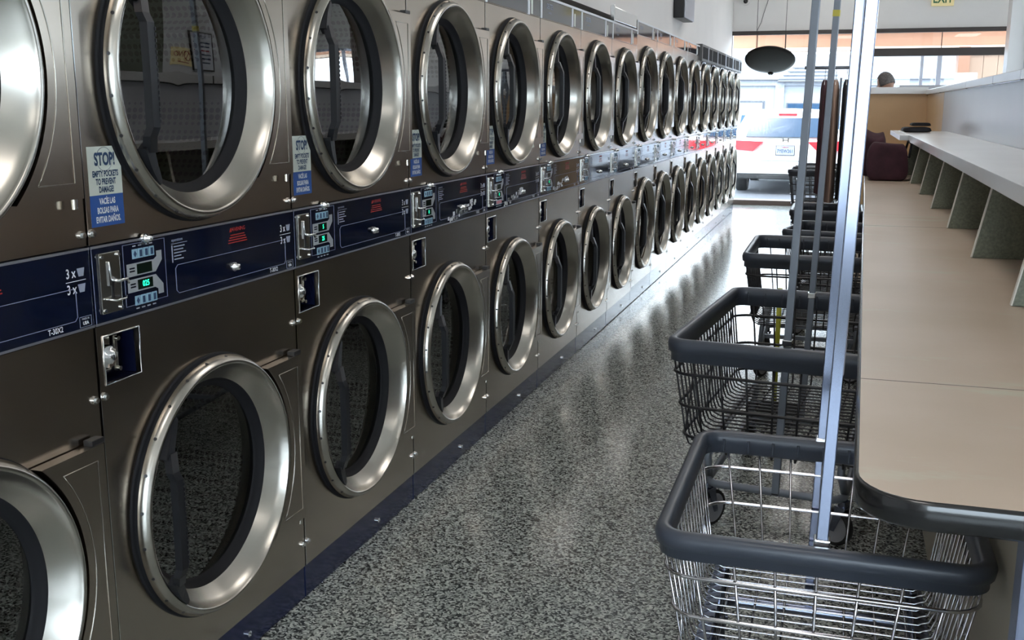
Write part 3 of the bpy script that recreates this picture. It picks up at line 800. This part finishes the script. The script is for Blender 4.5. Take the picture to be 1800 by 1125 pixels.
def make_cart(label, loc, rz, w_, l_, zr, zb, wire, poles, dense, rings, pole_mat='zinc', track=None, taper=.05, tape=False, rimh=.07):
    """origin at the middle of the near side on the floor; x across, y away"""
    c = thing('laundry_cart', label, 'cart', loc, rz, 'wire laundry carts standing in the aisle')
    hw = w_ / 2; r = .065
    # rim: closed band with a rounded top and a skirt
    rm = MB().m('rim')
    rh = rimh / .085
    sect = [(-.000, -.085), (.004, -.083), (.004, -.052), (.012, -.048), (.015, -.020), (.012, -.004), (.004, .004), (-.010, .004), (-.018, -.004), (-.020, -.045), (-.016, -.050), (-.016, -.080), (-.010, -.085)]
    sect = [(o, h * rh if h < 0 else h) for o, h in sect]
    base = rrect(-hw, hw, 0, l_, r, 8)
    N = len(base); cx, cy = 0, l_ / 2
    vs = []; fs = []
    for i, (x, y) in enumerate(base):
        a = Vector(base[i - 1]); b = Vector(base[(i + 1) % N]); t = (b - a).normalized(); nrm = Vector((t.y, -t.x))
        for (o, h) in sect: vs.append((x + nrm.x * (o - .012), y + nrm.y * (o - .012), zr + h))
    K = len(sect)
    for i in range(N):
        j = (i + 1) % N
        for k in range(K): fs.append((i * K + k, i * K + (k + 1) % K, j * K + (k + 1) % K, j * K + k))
    rm.add(vs, fs, True)
    # stiffening ribs inside the rim
    for k in range(9):
        x = -hw + .07 + k * (w_ - .14) / 8
        for y in (.031, l_ - .031): rm.cyl((x, y, zr), .003, -.06 * rimh / .07, -.012, 'z', 6)
    rm.build('rim', c)
    # basket of wires
    bk = MB().m(wire); wr = .0027 if wire == 'wirec' else .0033
    def at(z):   # inset at height z
        q = (zr - z) / (zr - zb); return taper * q
    def corner(x0, x1, y0, y1, z): return x0, x1, y0, y1
    zt = zr - .03
    nl = int(l_ / dense)
    for k in range(nl + 1):
        y = .05 + (l_ - .10) * k / nl
        i0, i1 = at(zt), at(zb + .03)
        yy = l_ / 2 + (y - l_ / 2) * (1 - taper * 2 / l_)
        bk.tube([(-hw + .012 + i0, y, zt), (-hw + .012 + i1, yy, zb + .035), (-hw + .022 + i1, yy, zb + .010), (-hw + .045 + i1, yy, zb), (hw - .045 - i1, yy, zb), (hw - .022 - i1, yy, zb + .010), (hw - .012 - i1, yy, zb + .035), (hw - .012 - i0, y, zt)], wr, 5)
    nx = max(4, int(w_ / (.078 if w_ < .7 else .11)))
    for k in range(1, nx):
        x = -hw + w_ * k / nx
        xx = x * (1 - taper * 2 / w_); i0, i1 = at(zt), at(zb + .03)
        bk.tube([(x, .012 + i0, zt), (xx, .012 + i1, zb + .03), (xx, .03 + i1, zb - .005), (xx, l_ - .03 - i1, zb - .005), (xx, l_ - .012 - i1, zb + .03), (x, l_ - .012 - i0, zt)], wr * 1.15, 5)
    for z in rings:
        i = at(z) + .004
        bk.tube([(x, y, z) for x, y in rrect(-hw + i, hw - i, i, l_ - i, r, 5)], wr * 1.6, 6, closed=True)
    # diagonal braces on both long sides
    for sx in (-1, 1):
        for q in (0, .33, .66):
            y0_, y1_ = .06 + q * l_ * .9, min(l_ - .08, .06 + q * l_ * .9 + l_ * .33)
            bk.tube([(sx * (hw - .014 - at(zb + .05)), y0_ + .02, zb + .04), (sx * (hw - .014 - at(zt)), y1_, zt - .03)], wr, 5)
    bk.build('basket', c)
    # base frame
    tr = track or (w_ * .68)
    bf = MB().m('zinc' if wire == 'wirec' else 'greypost'); zf = .165; h2 = tr / 2 + .01
    y0_, y1_ = .14, l_ - .10
    bf.tube([(x, y, zf) for x, y in rrect(-h2, h2, y0_, y1_, .05, 4)], .0125, 8, closed=True)
    for sx in (-1, 1):
        bf.tube([(sx * h2, y0_ + .06, zf), (sx * (h2 - .01), y0_ - .03, zb - .03), (sx * (h2 - .01), y0_ + .02, zb - .004)], .0125, 8)
        bf.tube([(sx * h2, y1_ - .06, zf), (sx * (h2 - .01), y1_ + .02, zb - .03), (sx * (h2 - .01), y1_ - .03, zb - .004)], .0125, 8)
        bf.box(sx * h2 - .014, sx * h2 + .014, y0_, y1_, zb - .016, zb - .007)
    bf.box(-h2, h2, (y0_ + y1_) / 2 - .012, (y0_ + y1_) / 2 + .012, zf - .01, zf + .01)
    bf.build('base_frame', c)
    for sx in (-1, 1):
        for y in (y0_ + .03, y1_ - .03):
            ang = {(-1, 0): -.45, (1, 0): 1.05, (-1, 1): .35, (1, 1): .9}[(sx, 0 if y < l_ / 2 else 1)]
            TC = Matrix.Translation(Vector((sx * h2, y, 0))) @ Matrix.Rotation(ang, 4, 'Z') @ Matrix.Translation(Vector((-sx * h2, -y, 0)))
            cs = MB().m('zinc'); cs.T = TC; cs.cyl((sx * h2, y, 0), .018, .138, .158, 'z', 12)
            cs.box(sx * h2 - .022, sx * h2 + .022, y - .02, y + .02, .132, .140, .002)
            for q in (-.020, .018): cs.prism([(y - .018, .135), (y + .018, .135), (y + .036, .052), (y + .018, .052)], 'x', sx * h2 + q, sx * h2 + q + .003)
            co = cs.build('caster', c)
            wl = MB().m('tyre'); wl.T = TC; cc = (sx * h2, y + .026, .0625)
            wl.lathe([(-.013, .050), (-.014, .059), (-.009, .0625), (.009, .0625), (.014, .059), (.013, .050)], cc, 'x', 28)
            wl.m('wheel').lathe([(-.013, .050), (-.010, .046), (-.012, .014), (-.016, .0)], cc, 'x', 24).lathe([(.013, .050), (.010, .046), (.012, .014), (.016, .0)], cc, 'x', 24)
            wl.build('wheel', co)
    # garment poles
    for (bx, by, bz, tx, ty, tz, half) in poles:
        p = MB().m(pole_mat)
        a, b = Vector((bx, by, bz)), Vector((tx, ty, tz)); ax = (b - a).normalized(); L = (b - a).length
        rot = ax.to_track_quat('Z', 'Y').to_matrix().to_4x4()
        p.T = Matrix.Translation(a) @ rot
        p.box(-half, half, -half, half, 0, L, .0022)
        p.m('dark').box(-half * .9, half * .9, -half * .9, half * .9, -.004, 0)
        if tape: p.m('tape').box(-half - .001, half + .001, -half - .001, half + .001, L * .872, L * .885)
        p.T = None
        po = p.build('garment_pole', c)
        br = MB().m('chrome'); br.T = Matrix.Translation(a) @ rot
        q = max(.02, (zr - bz) - .012)
        br.box(-half - .004, half + .004, -half - .004, half + .004, q, q + .022, .003); br.T = None
        br.build('pole_clamp', po)
    if len(poles) == 2:
        a, b = poles
        hb = MB().m(pole_mat); A_, B_ = Vector(a[3:6]), Vector(b[3:6]); dv_ = (B_ - A_).normalized() * .03; hb.tube([A_ - dv_ + Vector((0, 0, .010)), B_ + dv_ + Vector((0, 0, .010))], .0115, 10)
        hb.build('hanger_rail', c)
    return c

make_cart('chrome wire laundry cart in the foreground under the rounded table corner',
          (1.400, 1.900, 0), math.radians(.3), .625, .71, .58, .265, 'wirec',
          [(.004, .045, .552, .038, .045, 1.95, .0112), (-.014, .700, .17, .022, .700, 1.95, .0112)], .046, (.49, .40, .31), 'zinc', .44, rimh=.052)
ROT2 = math.radians(-5.5)
make_cart('black wire laundry cart directly behind the chrome cart',
          (1.232, 3.185, 0), ROT2, .68, 1.09, .67, .30, 'wireb',
          [(.011, .12, .17, .057, .12, 1.95, .0115), (-.029, 1.02, .17, .016, 1.02, 1.95, .0115)], .050, (.56, .45, .345), 'greypost', .42, tape=True)
make_cart('grey-rimmed laundry cart, third in line from the foreground chrome one',
          (1.28, 5.30, 0), 0, .68, .84, .67, .30, 'wireb',
          [(.10, .10, .17, .15, .10, 1.85, .012)], .05, (.56, .45, .345), 'greypost')
make_cart('black laundry cart partly hidden behind the third cart, its curved left rim showing',
          (1.335, 6.40, 0), math.radians(-9), .55, .60, .67, .30, 'wireb',
          [(.05, .05, .17, .08, .05, 1.75, .011)], .05, (.56, .45, .345), 'greypost')
make_cart('laundry cart with clothes hanging from its rail, beyond the hidden cart',
          (1.31, 7.7, 0), 0, .52, .66, .67, .30, 'wireb',
          [(-.19, .33, .17, -.19, .33, 1.66, .011), (.19, .33, .17, .19, .33, 1.66, .011)], .06, (.56, .45, .345), 'greypost')
make_cart('small laundry cart near the shop window, standing left of the steel posts',
          (1.10, 11.9, 0), 0, .56, .66, .72, .30, 'wireb', [(.2, .05, .17, .22, .05, 1.70, .011)], .08, (.56, .45, .345), 'greypost')
make_cart('laundry cart farthest from the camera, half nested behind the one by the window',
          (1.14, 12.75, 0), 0, .56, .66, .72, .30, 'wireb', [], .08, (.56, .45, .345), 'greypost')

# clothes hanging from the rail of the fifth cart
for (x, dy, mt, zlo, lab, wd) in ((1.235, 8.03, 'maroon', .78, 'maroon garment hanging on the cart rail, leftmost of three', .05), (1.31, 8.03, 'tancloth', .72, 'tan garment hanging between a maroon and a dark one on the cart rail', .05), (1.385, 8.03, 'darkcloth', .74, 'dark garment hanging at the table end of the cart rail', .05)):
    g = thing('hanging_garment', lab, 'clothes', (x, dy, 0), math.radians(90), 'garments hung on a laundry cart')
    cl = MB().m(mt); rows = []
    prof_ = [(1.585, .03, .010), (1.56, .10, .018), (1.52, .17, .022), (1.30, .185, .024), (1.0, .20, .026), (zlo, .21, .028)]
    vs = []; fs = []; n = 28
    for (z, a, b) in prof_:
        for k in range(n):
            t = 2 * PI * k / n; rr = 1 + .10 * math.sin(5 * t + dy * 9) * (1.6 - z)
            vs.append((a * math.cos(t) * rr, b * math.sin(t) * (1 + .25 * math.sin(7 * t)), z))
    for i in range(len(prof_) - 1):
        for k in range(n): fs.append((i * n + k, i * n + (k + 1) % n, (i + 1) * n + (k + 1) % n, (i + 1) * n + k))
    fs.append(tuple(range(n))); cl.add(vs, fs, True); cl.build('cloth', g)
    hk = MB().m('chrome'); hk.tube([(-.14, 0, 1.545), (0, 0, 1.60), (.14, 0, 1.545)], .0018, 5); hk.tube([(0, 0, 1.60), (0, 0, 1.625), (.012, 0, 1.637), (.016, 0, 1.650), (.008, 0, 1.664), (-.004, 0, 1.666)], .0018, 5)
    hk.build('hanger', g)
sp = thing('dustpan_handle', 'yellow green handled dustpan standing between the second and third carts', 'dustpan', (1.17, 4.62, 0))
MB().m('yellow').tube([(0, 0, .06), (0, .0, .62)], .011, 10).build('handle', sp)
MB().m('dark').prism([(-.02, 0), (.14, 0), (.14, .012), (.03, .10), (-.02, .11)], 'x', -.11, .11).build('pan', sp)

# ------------------------------------------------------------------ folding table
TY0, TY1 = 1.352, 11.9
def shear(mb):
    mb.v = [(x + .0165 * y * (1 - min(1, x / TX)), y, z) for x, y, z in mb.v]; return mb
TX = .752
tb = thing('folding_table', 'long folding table with tan laminate top and rounded black-edged corner', 'table', (1.438, TY0, 0))
TX = .755
def tbl_outline(g, y1):
    r = .095 - g
    P = [(TX, g), (TX, y1), (g, y1)]
    for k in range(9):
        a = math.radians(180 + 90 * k / 8); P.append((g + r + r * math.cos(a), g + r + r * math.sin(a)))
    return P
seams = [0, .63, 3.33, 6.0, TY1 - TY0]
tp = MB().m('table'); 
tp.prism(tbl_outline(.006, TY1 - TY0), 'z', .862, .9)
tpo = shear(tp).build('tabletop', tb)
sm = MB().m('sill')
for s_ in seams[1:-1]: sm.box(.006, TX, s_ - .0012, s_ + .0012, .8995, .9004)
shear(sm).build('seam_strip', tpo)
ed = MB().m('edge')
O = tbl_outline(0, TY1 - TY0)[2:]; n = len(O)
prof_e = [(.006, .9004), (.002, .8995), (0, .896), (0, .866), (.004, .861), (.03, .860)]
vs = []; fs = []
for i, (x, y) in enumerate(O + [(TX, 0)]):
    Q = O + [(TX, 0)]
    a = Vector(Q[max(0, i - 1)]); b = Vector(Q[min(len(Q) - 1, i + 1)]); t = (b - a).normalized(); nr = Vector((-t.y, t.x))
    for (o, z) in prof_e: vs.append((x + nr.x * o, y + nr.y * o, z))
K = len(prof_e)
for i in range(n):
    for k in range(K - 1): fs.append((i * K + k, i * K + k + 1, (i + 1) * K + k + 1, (i + 1) * K + k))
ed.add(vs, fs, True); shear(ed).build('edge_band', tb)
MB().m('cream').box(.29, .31, .20, TY1 - TY0 - .2, 0, .861).box(.31, TX, .20, .22, 0, .861).build('support_panel', tb)
MB().m('leg').box(.235, .285, .16, .215, 0, .861, .003).build('leg', tb)
for y in (3.2, 6.2, 9.2): MB().m('leg').box(.235, .285, y, y + .05, 0, .861, .003).build('leg', tb)

# shelf, its dividers and the partition behind it
pt = thing('partition', 'grey laminate partition with white cap rising behind the folding table', 'partition', (2.20, 1.4, 0))
PL = 10.7
MB().m('greylam').box(.0, .10, 0, PL - 1.0, 0, 1.52).m('tan').box(-.001, .10, PL - 2.1, PL - .1, .90, 1.52).build('panel', pt)
ysn = [0, 1.5, 2.9, 4.22, 5.24, 6.69, 9.0 - .1, PL]
for a, b in zip(ysn, ysn[1:]): MB().m('whitelam').box(-.02, .12, a + .009, b - .009, 1.524, 1.572, .004).build('cap', pt)
for q in ysn[1:-1]: MB().m('edge').box(-.019, .119, q - .008, q + .008, 1.521, 1.570).build('joint_strip', pt)
MB().m('edge').box(-.012, .112, 0, PL, 1.519, 1.5235).build('under_cap_strip', pt)  # thin black strip along the underside of the cap
en = MB().m('tan').box(-.72, .10, PL - .10, PL, 0, 1.53); en.build('end_panel', pt)
MB().m('whitelam').box(-.75, .0, PL - .13, PL + .03, 1.53, 1.60, .004).build('end_cap', pt)
sh = thing('shelf', 'white laminate shelf raised above the folding table on green dividers', 'shelf', (2.195, 2.0, 0))
SHX = -.372
MB().m('whitelam').box(SHX, 0.0, 0, 7.4, 1.165, 1.20, .002).box(SHX - .06, SHX, 5.9, 7.6, 1.165, 1.20, .002).m('whitelam').box(SHX - .002, SHX + .012, 0, 7.4, 1.158, 1.204, .002).build('board', sh)
for k in range(7):
    y = .86 + .905 * k
    dv = MB().m('green'); dv.prism([(SHX + .075 - .07, .9015), (-.002, .9015), (-.002, 1.165), (SHX + .055, 1.165)], 'y', y - .009, y + .009)
    dv.m('edgewhite'); dv.prism([(SHX + .075 - .074, .9015), (SHX + .075 - .070, .9015), (SHX + .055, 1.165), (SHX + .051, 1.165)], 'y', y - .010, y + .010)
    dv.build('divider', sh)

# things on the table and shelf
def blob(name, label, cat, loc, size, mt, seed, amp=1.0):
    bm = bmesh.new(); bmesh.ops.create_cube(bm, size=1)
    bmesh.ops.subdivide_edges(bm, edges=bm.edges, cuts=6, use_grid_fill=True)
    random.seed(seed); ph = [random.uniform(0, 6) for _ in range(9)]
    for v in bm.verts:
        c = v.co
        k = 1 - .20 * (abs(c.x) * 2) ** 6 * (abs(c.z) * 2) ** 6
        s = amp * .5 * .035 * math.sin(9 * c.y + ph[0] + 4 * c.z) + .03 * math.sin(11 * c.x + ph[1] + 5 * c.z)
        top = max(0, c.z + .5)
        c.x = (c.x * (1 - .10 * top) + s * .4) * size[0] * k; c.y = (c.y * (1 - .10 * top)) * size[1] * k
        c.z = (c.z + .5) * size[2] * (1 + amp * (.035 * math.sin(3.4 * c.y / size[1] + ph[2]) + .03 * math.sin(4.1 * c.x / size[0] + ph[3])) * (top > .8))
    m = MB().m(mt); m.frombm(bm, True); o = m.build(name, None, loc)
    md = o.modifiers.new('s', 'SUBSURF'); md.levels = 1; md.render_levels = 1
    return o
bg_ = thing('laundry_bag', 'dark maroon cloth laundry bag on the far end of the folding table', 'bag', (1.685, 7.74, .9015))
b1 = blob('sack', None, None, (0, 0, 0), (.275, .34, .245), 'maroon', 3); b1.parent = bg_
st = MB().m('darkcloth'); st.tube([(.13, -.18, .16), (.145, -.10, .25), (.13, .02, .262), (.12, .10, .2)], .008, 6); st.build('strap', bg_)
cl = MB().m('darkcloth')
tag(blob('crumpled_garment', None, None, (1.60, 8.20, .9015), (.18, .26, .30), 'maroon', 8, 3.0), 'crumpled reddish brown garment behind the maroon laundry bag', 'clothes')
tag(blob('folded_jeans', None, None, (1.93, 8.98, 1.205), (.22, .34, .035), 'darkcloth', 5), 'lower folded dark garment lying on the white shelf', 'clothes', 'dark clothes folded on the shelf')
tag(blob('folded_shirt', None, None, (1.96, 9.0, 1.248), (.15, .26, .025), 'darkcloth', 6), 'small dark garment folded on top of the other on the shelf', 'clothes', 'dark clothes folded on the shelf')

# ------------------------------------------------------------------ far part of the room
ct = thing('counter', 'grey topped counter behind the partition beneath the shop window', 'counter', (2.75, 14.35, 0))
MB().m('greylam').box(-.75, .75, -.3, .3, 1.62, 1.66, .004).build('top', ct); MB().m('greylam').box(-.72, .72, -.27, .27, 0, 1.62).build('cabinet', ct)
cm = thing('pillar', 'white boxed pillar at the right edge with a dark side panel', 'pillar', (2.62, 9.0, 0))
MB().m('whitelam').box(-.085, .03, -.1, .1, 0, 3.49).build('casing', cm); MB().m('alum').box(.03, .07, -.12, .12, 0, 3.49).build('side_trim', cm); MB().m('sill').box(.07, .26, -.06, .1, 0, 3.49).build('side_panel', cm)

ex = thing('exit_sign', 'yellowish EXIT sign with green letters above the shop window', 'sign', (2.53, YF - .03, 2.83))
eb = MB().m('exit').box(-.14, .14, -.02, .03, -.11, .105, .004); eb.build('face', ex)
el = MB().m('exitg'); put_text(el, 'EXIT', .17, (0, -.0205, -.018), '-y', .72, .003, .002); el.build('lettering', ex)
sc_ = thing('security_camera', 'small black camera on the wall above the shop window', 'camera', (-.055, YF - .005, 2.85))
MB().m('wall').cyl((0, 0, 0), .055, -.03, 0, 'y', 20).build('mount', sc_); MB().m('dark').lathe([(-.03, .032), (-.05, .028), (-.06, .0)], (0, 0, 0), 'y', 20).build('lens', sc_)
cbm = MB().m('dark'); cbm.tube([(.26, YF - .01, 3.1), (.25, YF - .012, 2.85), (.20, YF - .012, 2.68), (.17, YF - .012, 2.56), (.12, YF - .012, 2.45)], .0035, 6)
tag(cbm.build('cable'), 'thin black cable drooping down the wall above the window', 'cable')
spk = thing('wall_speaker', 'black and grey box speaker mounted high on the left wall', 'speaker', (-.218, 10.2, 0))
MB().m('dark').box(.0, .10, 0, .62, 2.215, 2.80, .008).build('body', spk); MB().m('alum').box(.10, .112, .01, .61, 2.22, 2.79, .003).build('grille', spk)

mr = thing('hanging_dome', 'large dark oval disc hanging on wires before the shop window', 'dome', (.495, 13.0, 1.915))
mr.rotation_euler = (math.radians(-29), 0, 0)
R_ = .291
dmh = MB().m('dome'); dmh.lathe([(-.002, .0005), (.0, .08), (.004, .18), (.012, .25), (.018, R_ - .006), (.026, R_), (.032, R_), (.06, .25), (.085, .15), (.095, .0005)], (0, 0, 0), 'z', 64); dmh.build('disc', mr)
nb = MB().m('dome'); nb.lathe([(-.012, .0005), (-.010, .022), (.004, .035)], (0, .262, -.002), 'z', 20); nb.m('chrome').cyl((0, .262, 0), .007, -.016, -.011, 'z', 10); nb.build('boss', mr)
mr2 = MB().m('dark')
tag(mr2.tube([(.33, 13.0, 1.98), (.33, 13.0, ZC)], .003, 5).build('hanging_wire'), 'left of the two wires holding the dark disc', 'wire', 'wires of the hanging disc')
tag(MB().m('dark').tube([(.66, 13.0, 1.98), (.66, 13.0, ZC)], .003, 5).build('hanging_wire'), 'right of the two wires holding the dark disc', 'wire', 'wires of the hanging disc')

# person behind the partition: standing, head bowed, facing left and away
pr = thing('person', 'grey-haired person standing behind the tan partition end, head bowed', 'person', (1.86, 13.3, 0), math.radians(60))
def skin_body():
    J = [((0, 0, .93), .13), ((0, 0, 1.10), .12), ((0, .0, 1.28), .135), ((0, .0, 1.42), .11), ((0, .02, 1.50), .055), ((0, .035, 1.57), .052),
         ((-.17, 0, 1.41), .06), ((-.24, .02, 1.16), .045), ((-.19, .20, 1.08), .036), ((-.15, .26, 1.07), .03),
         ((.17, 0, 1.41), .06), ((.24, .02, 1.16), .045), ((.19, .20, 1.08), .036), ((.15, .26, 1.07), .03),
         ((-.09, 0, .86), .095), ((-.10, .02, .50), .06), ((-.10, -.01, .10), .045), ((-.11, .13, .035), .035),
         ((.09, 0, .86), .095), ((.10, .02, .50), .06), ((.10, -.01, .10), .045), ((.11, .13, .035), .035)]
    E_ = [(0, 1), (1, 2), (2, 3), (3, 4), (4, 5), (3, 6), (6, 7), (7, 8), (8, 9), (3, 10), (10, 11), (11, 12), (12, 13), (0, 14), (14, 15), (15, 16), (16, 17), (0, 18), (18, 19), (19, 20), (20, 21)]
    me = bpy.data.meshes.new('body'); me.from_pydata([j[0] for j in J], E_, []); me.materials.append(M_['shirt'])
    o = bpy.data.objects.new('body', me); COL.objects.link(o); o.parent = pr
    s = o.modifiers.new('sk', 'SKIN'); 
    for v, j in zip(me.skin_vertices[0].data if me.skin_vertices else [], J): v.radius = (j[1], j[1])
    if me.skin_vertices: me.skin_vertices[0].data[0].use_root = True
    o.modifiers.new('ss', 'SUBSURF').render_levels = 1
    return o
skin_body()
def head():
    bm = bmesh.new(); bmesh.ops.create_uvsphere(bm, u_segments=32, v_segments=24, radius=1)
    for v in bm.verts:
        c = v.co; x, y, z = c
        w_ = .076; 
        if z < 0: w_ *= 1 + .28 * z * (1 if y > -.3 else .6)
        yy = y * .098
        if y > 0 and z < .1: yy += .008 * (1 - abs(x))
        g = math.exp(-((x / .16) ** 2)) * math.exp(-(((z + .12) / .22) ** 2))
        if y > .6: yy += .022 * g
        e = math.exp(-(((abs(x) - .38) / .16) ** 2)) * math.exp(-(((z - .08) / .12) ** 2))
        if y > .5: yy -= .009 * e
        mo = math.exp(-((x / .35) ** 2)) * math.exp(-(((z + .45) / .05) ** 2))
        if y > .5: yy -= .004 * mo
        c.x, c.y, c.z = x * w_, yy, z * .118
    m = MB().m('skin'); m.frombm(bm, True)
    for sx in (-1, 1):
        m.lathe([(0, .0), (.004, .02), (.012, .03), (.014, .024), (.008, .012)], (sx * .070, -.005, -.005), 'x', 14)
        m.m('white'); m.lathe([(-.009, .001), (-.006, .008), (0, .011), (.006, .008), (.009, .001)], (sx * .029, .083, .010), 'y', 12); m.m('skin')
    o = m.build('head', pr); o.location = (0, .055, 1.675); o.rotation_euler = (math.radians(-22), 0, 0)
    bm = bmesh.new(); bmesh.ops.create_uvsphere(bm, u_segments=32, v_segments=20, radius=1)
    for v in list(bm.verts):
        if v.co.z < -.35 or (v.co.y > .45 and v.co.z < .55): bm.verts.remove(v)
    for v in bm.verts:
        n_ = 1 + .03 * math.sin(17 * v.co.x) * math.sin(13 * v.co.y); v.co = Vector((v.co.x * .084 * n_, v.co.y * .106 * n_ - .003, v.co.z * .127 * n_))
    h = MB().m('hair'); h.frombm(bm, True); ho = h.build('hair', o)
    sd = ho.modifiers.new('so', 'SOLIDIFY'); sd.thickness = .008
head()
for sx in (-1, 1):
    hd = MB().m('skin'); hd.lathe([(0, .018), (.03, .030), (.07, .034), (.095, .030)], (sx * .14, .24, 1.07), 'y', 12)
    for q, (dx, ln) in enumerate(((-.026, .060), (-.009, .072), (.009, .068), (.026, .052))):
        hd.tube([(sx * .14 + dx, .33, 1.07), (sx * .14 + dx, .33 + ln * .6, 1.068), (sx * .14 + dx, .33 + ln * .85, 1.045), (sx * .14 + dx, .33 + ln * .85, 1.022)], .0085, 8)
    hd.tube([(sx * .14 - sx * .030, .275, 1.07), (sx * .14 - sx * .055, .31, 1.062), (sx * .14 - sx * .055, .345, 1.05)], .0095, 8)
    hd.build('hand', pr)
tr_ = MB().m('pants')
for sx in (-1, 1): tr_.tube([(sx * .085, 0, .98), (sx * .10, .02, .52), (sx * .105, -.01, .07)], .105, 16)
tr_.build('trousers', pr)

# ------------------------------------------------------------------ unseen ceiling lights added as room fill; washers on the right
for j, x in enumerate((1.2, 4.6)):
    for y in (-2.6, .8, 4.2, 7.6, 11.0, 14.0):
        side = 'left' if j == 0 else 'right'
        t = thing('ceiling_fill_light', 'added ceiling fill light, out of view, %s row, %s from the rear window' % (side, {-2.6: 'nearest', .8: 'second', 4.2: 'third', 7.6: 'fourth', 11.0: 'fifth', 14.0: 'sixth'}[y]), 'light', (x, y, ZC), 0, 'added fill lights on the ceiling')
        MB().m('ceil').box(-.32, .32, -.62, .62, -.045, -.001, .004).build('housing', t)
        MB().m('fill_lamp').box(-.30, .30, -.60, .60, -.062, -.046, .004).build('diffuser', t)
wparts = None
for k in range(9):
    y = .4 + k * 1.05
    t = thing('washer', 'grey front-loading washer, number %s from the rear in the row by the right wall' % ['one', 'two', 'three', 'four', 'five', 'six', 'seven', 'eight', 'nine'][k], 'washer', (6.2, y, 0), 0, 'washers along the right wall')
    if wparts is None:
        wparts = []
        a = MB().m('greylam').box(0, .8, .02, .98, .1, 1.12, .01); a.m('dark').box(.03, .8, .04, .96, 0, .1); wparts.append(('body', a.mesh('body')))
        a = MB().m('ring'); a.lathe([(0, .24), (-.03, .25), (-.05, .22), (-.02, .18)], (0, .5, .62), 'x', 40); a.m('carg').lathe([(-.02, .18), (-.04, .1), (-.05, .001)], (0, .5, .62), 'x', 40); wparts.append(('door', a.mesh('door')))
        a = MB().m('navy').box(-.006, 0, .05, .95, .98, 1.09, .002); wparts.append(('control_panel', a.mesh('control_panel')))
    for n_, me in wparts: lnk(n_, me, t)

nb_ = thing('notice_board', 'pale board with a framed notice and a NO sign, beyond the partition', 'board', (3.2, 6.1, 0))
MB().m('whitelam').box(0, .05, .48, 1.6, 1.57, 2.5, .004).m('green').box(.0, .05, -.6, .48, 1.5, 2.5, .004).m('greylam').box(-.12, .06, -.6, 1.9, 1.44, 1.56, .004).box(.0, .05, -.55, -.5, 0, 1.5).box(.0, .05, 1.55, 1.6, 0, 1.5).build('board', nb_)
fr_ = MB().m('white').box(-.012, 0, .78, 1.09, 1.66, 1.93); fr_.m('frame')
for a in ((.77, .78, 1.65, 1.94), (1.09, 1.10, 1.65, 1.94), (.77, 1.10, 1.65, 1.66), (.77, 1.10, 1.93, 1.94)): fr_.box(-.016, 0, *a)
fr_.m('sticktext'); put_text(fr_, 'NOTICE', .035, (-.0122, .935, 1.90), '-x', 1, .0005)
for k in range(6):
    fr_.m('red' if k == 2 else 'sticktext').box(-.0128, -.012, .81 + .01 * (k % 2), 1.06 - .012 * (k % 3), 1.855 - k * .03, 1.865 - k * .03)
fr_.build('framed_notice', nb_)
ns = MB().m('exit').box(-.012, 0, .56, .75, 1.67, 1.80, .002); ns.m('red')
ns.lathe([(-.0125, .030), (-.0135, .030), (-.0135, .038), (-.0125, .038)], (0, .705, 1.742), 'x', 32, closed=True)
ns.tube([(-.0132, .728, 1.765), (-.0132, .682, 1.719)], .003, 5)
put_text(ns, 'NO', .055, (-.0122, .615, 1.748), '-x', 1, .001)
ns.box(-.0128, -.012, .60, .71, 1.688, 1.695); ns.build('prohibition_sign', nb_)
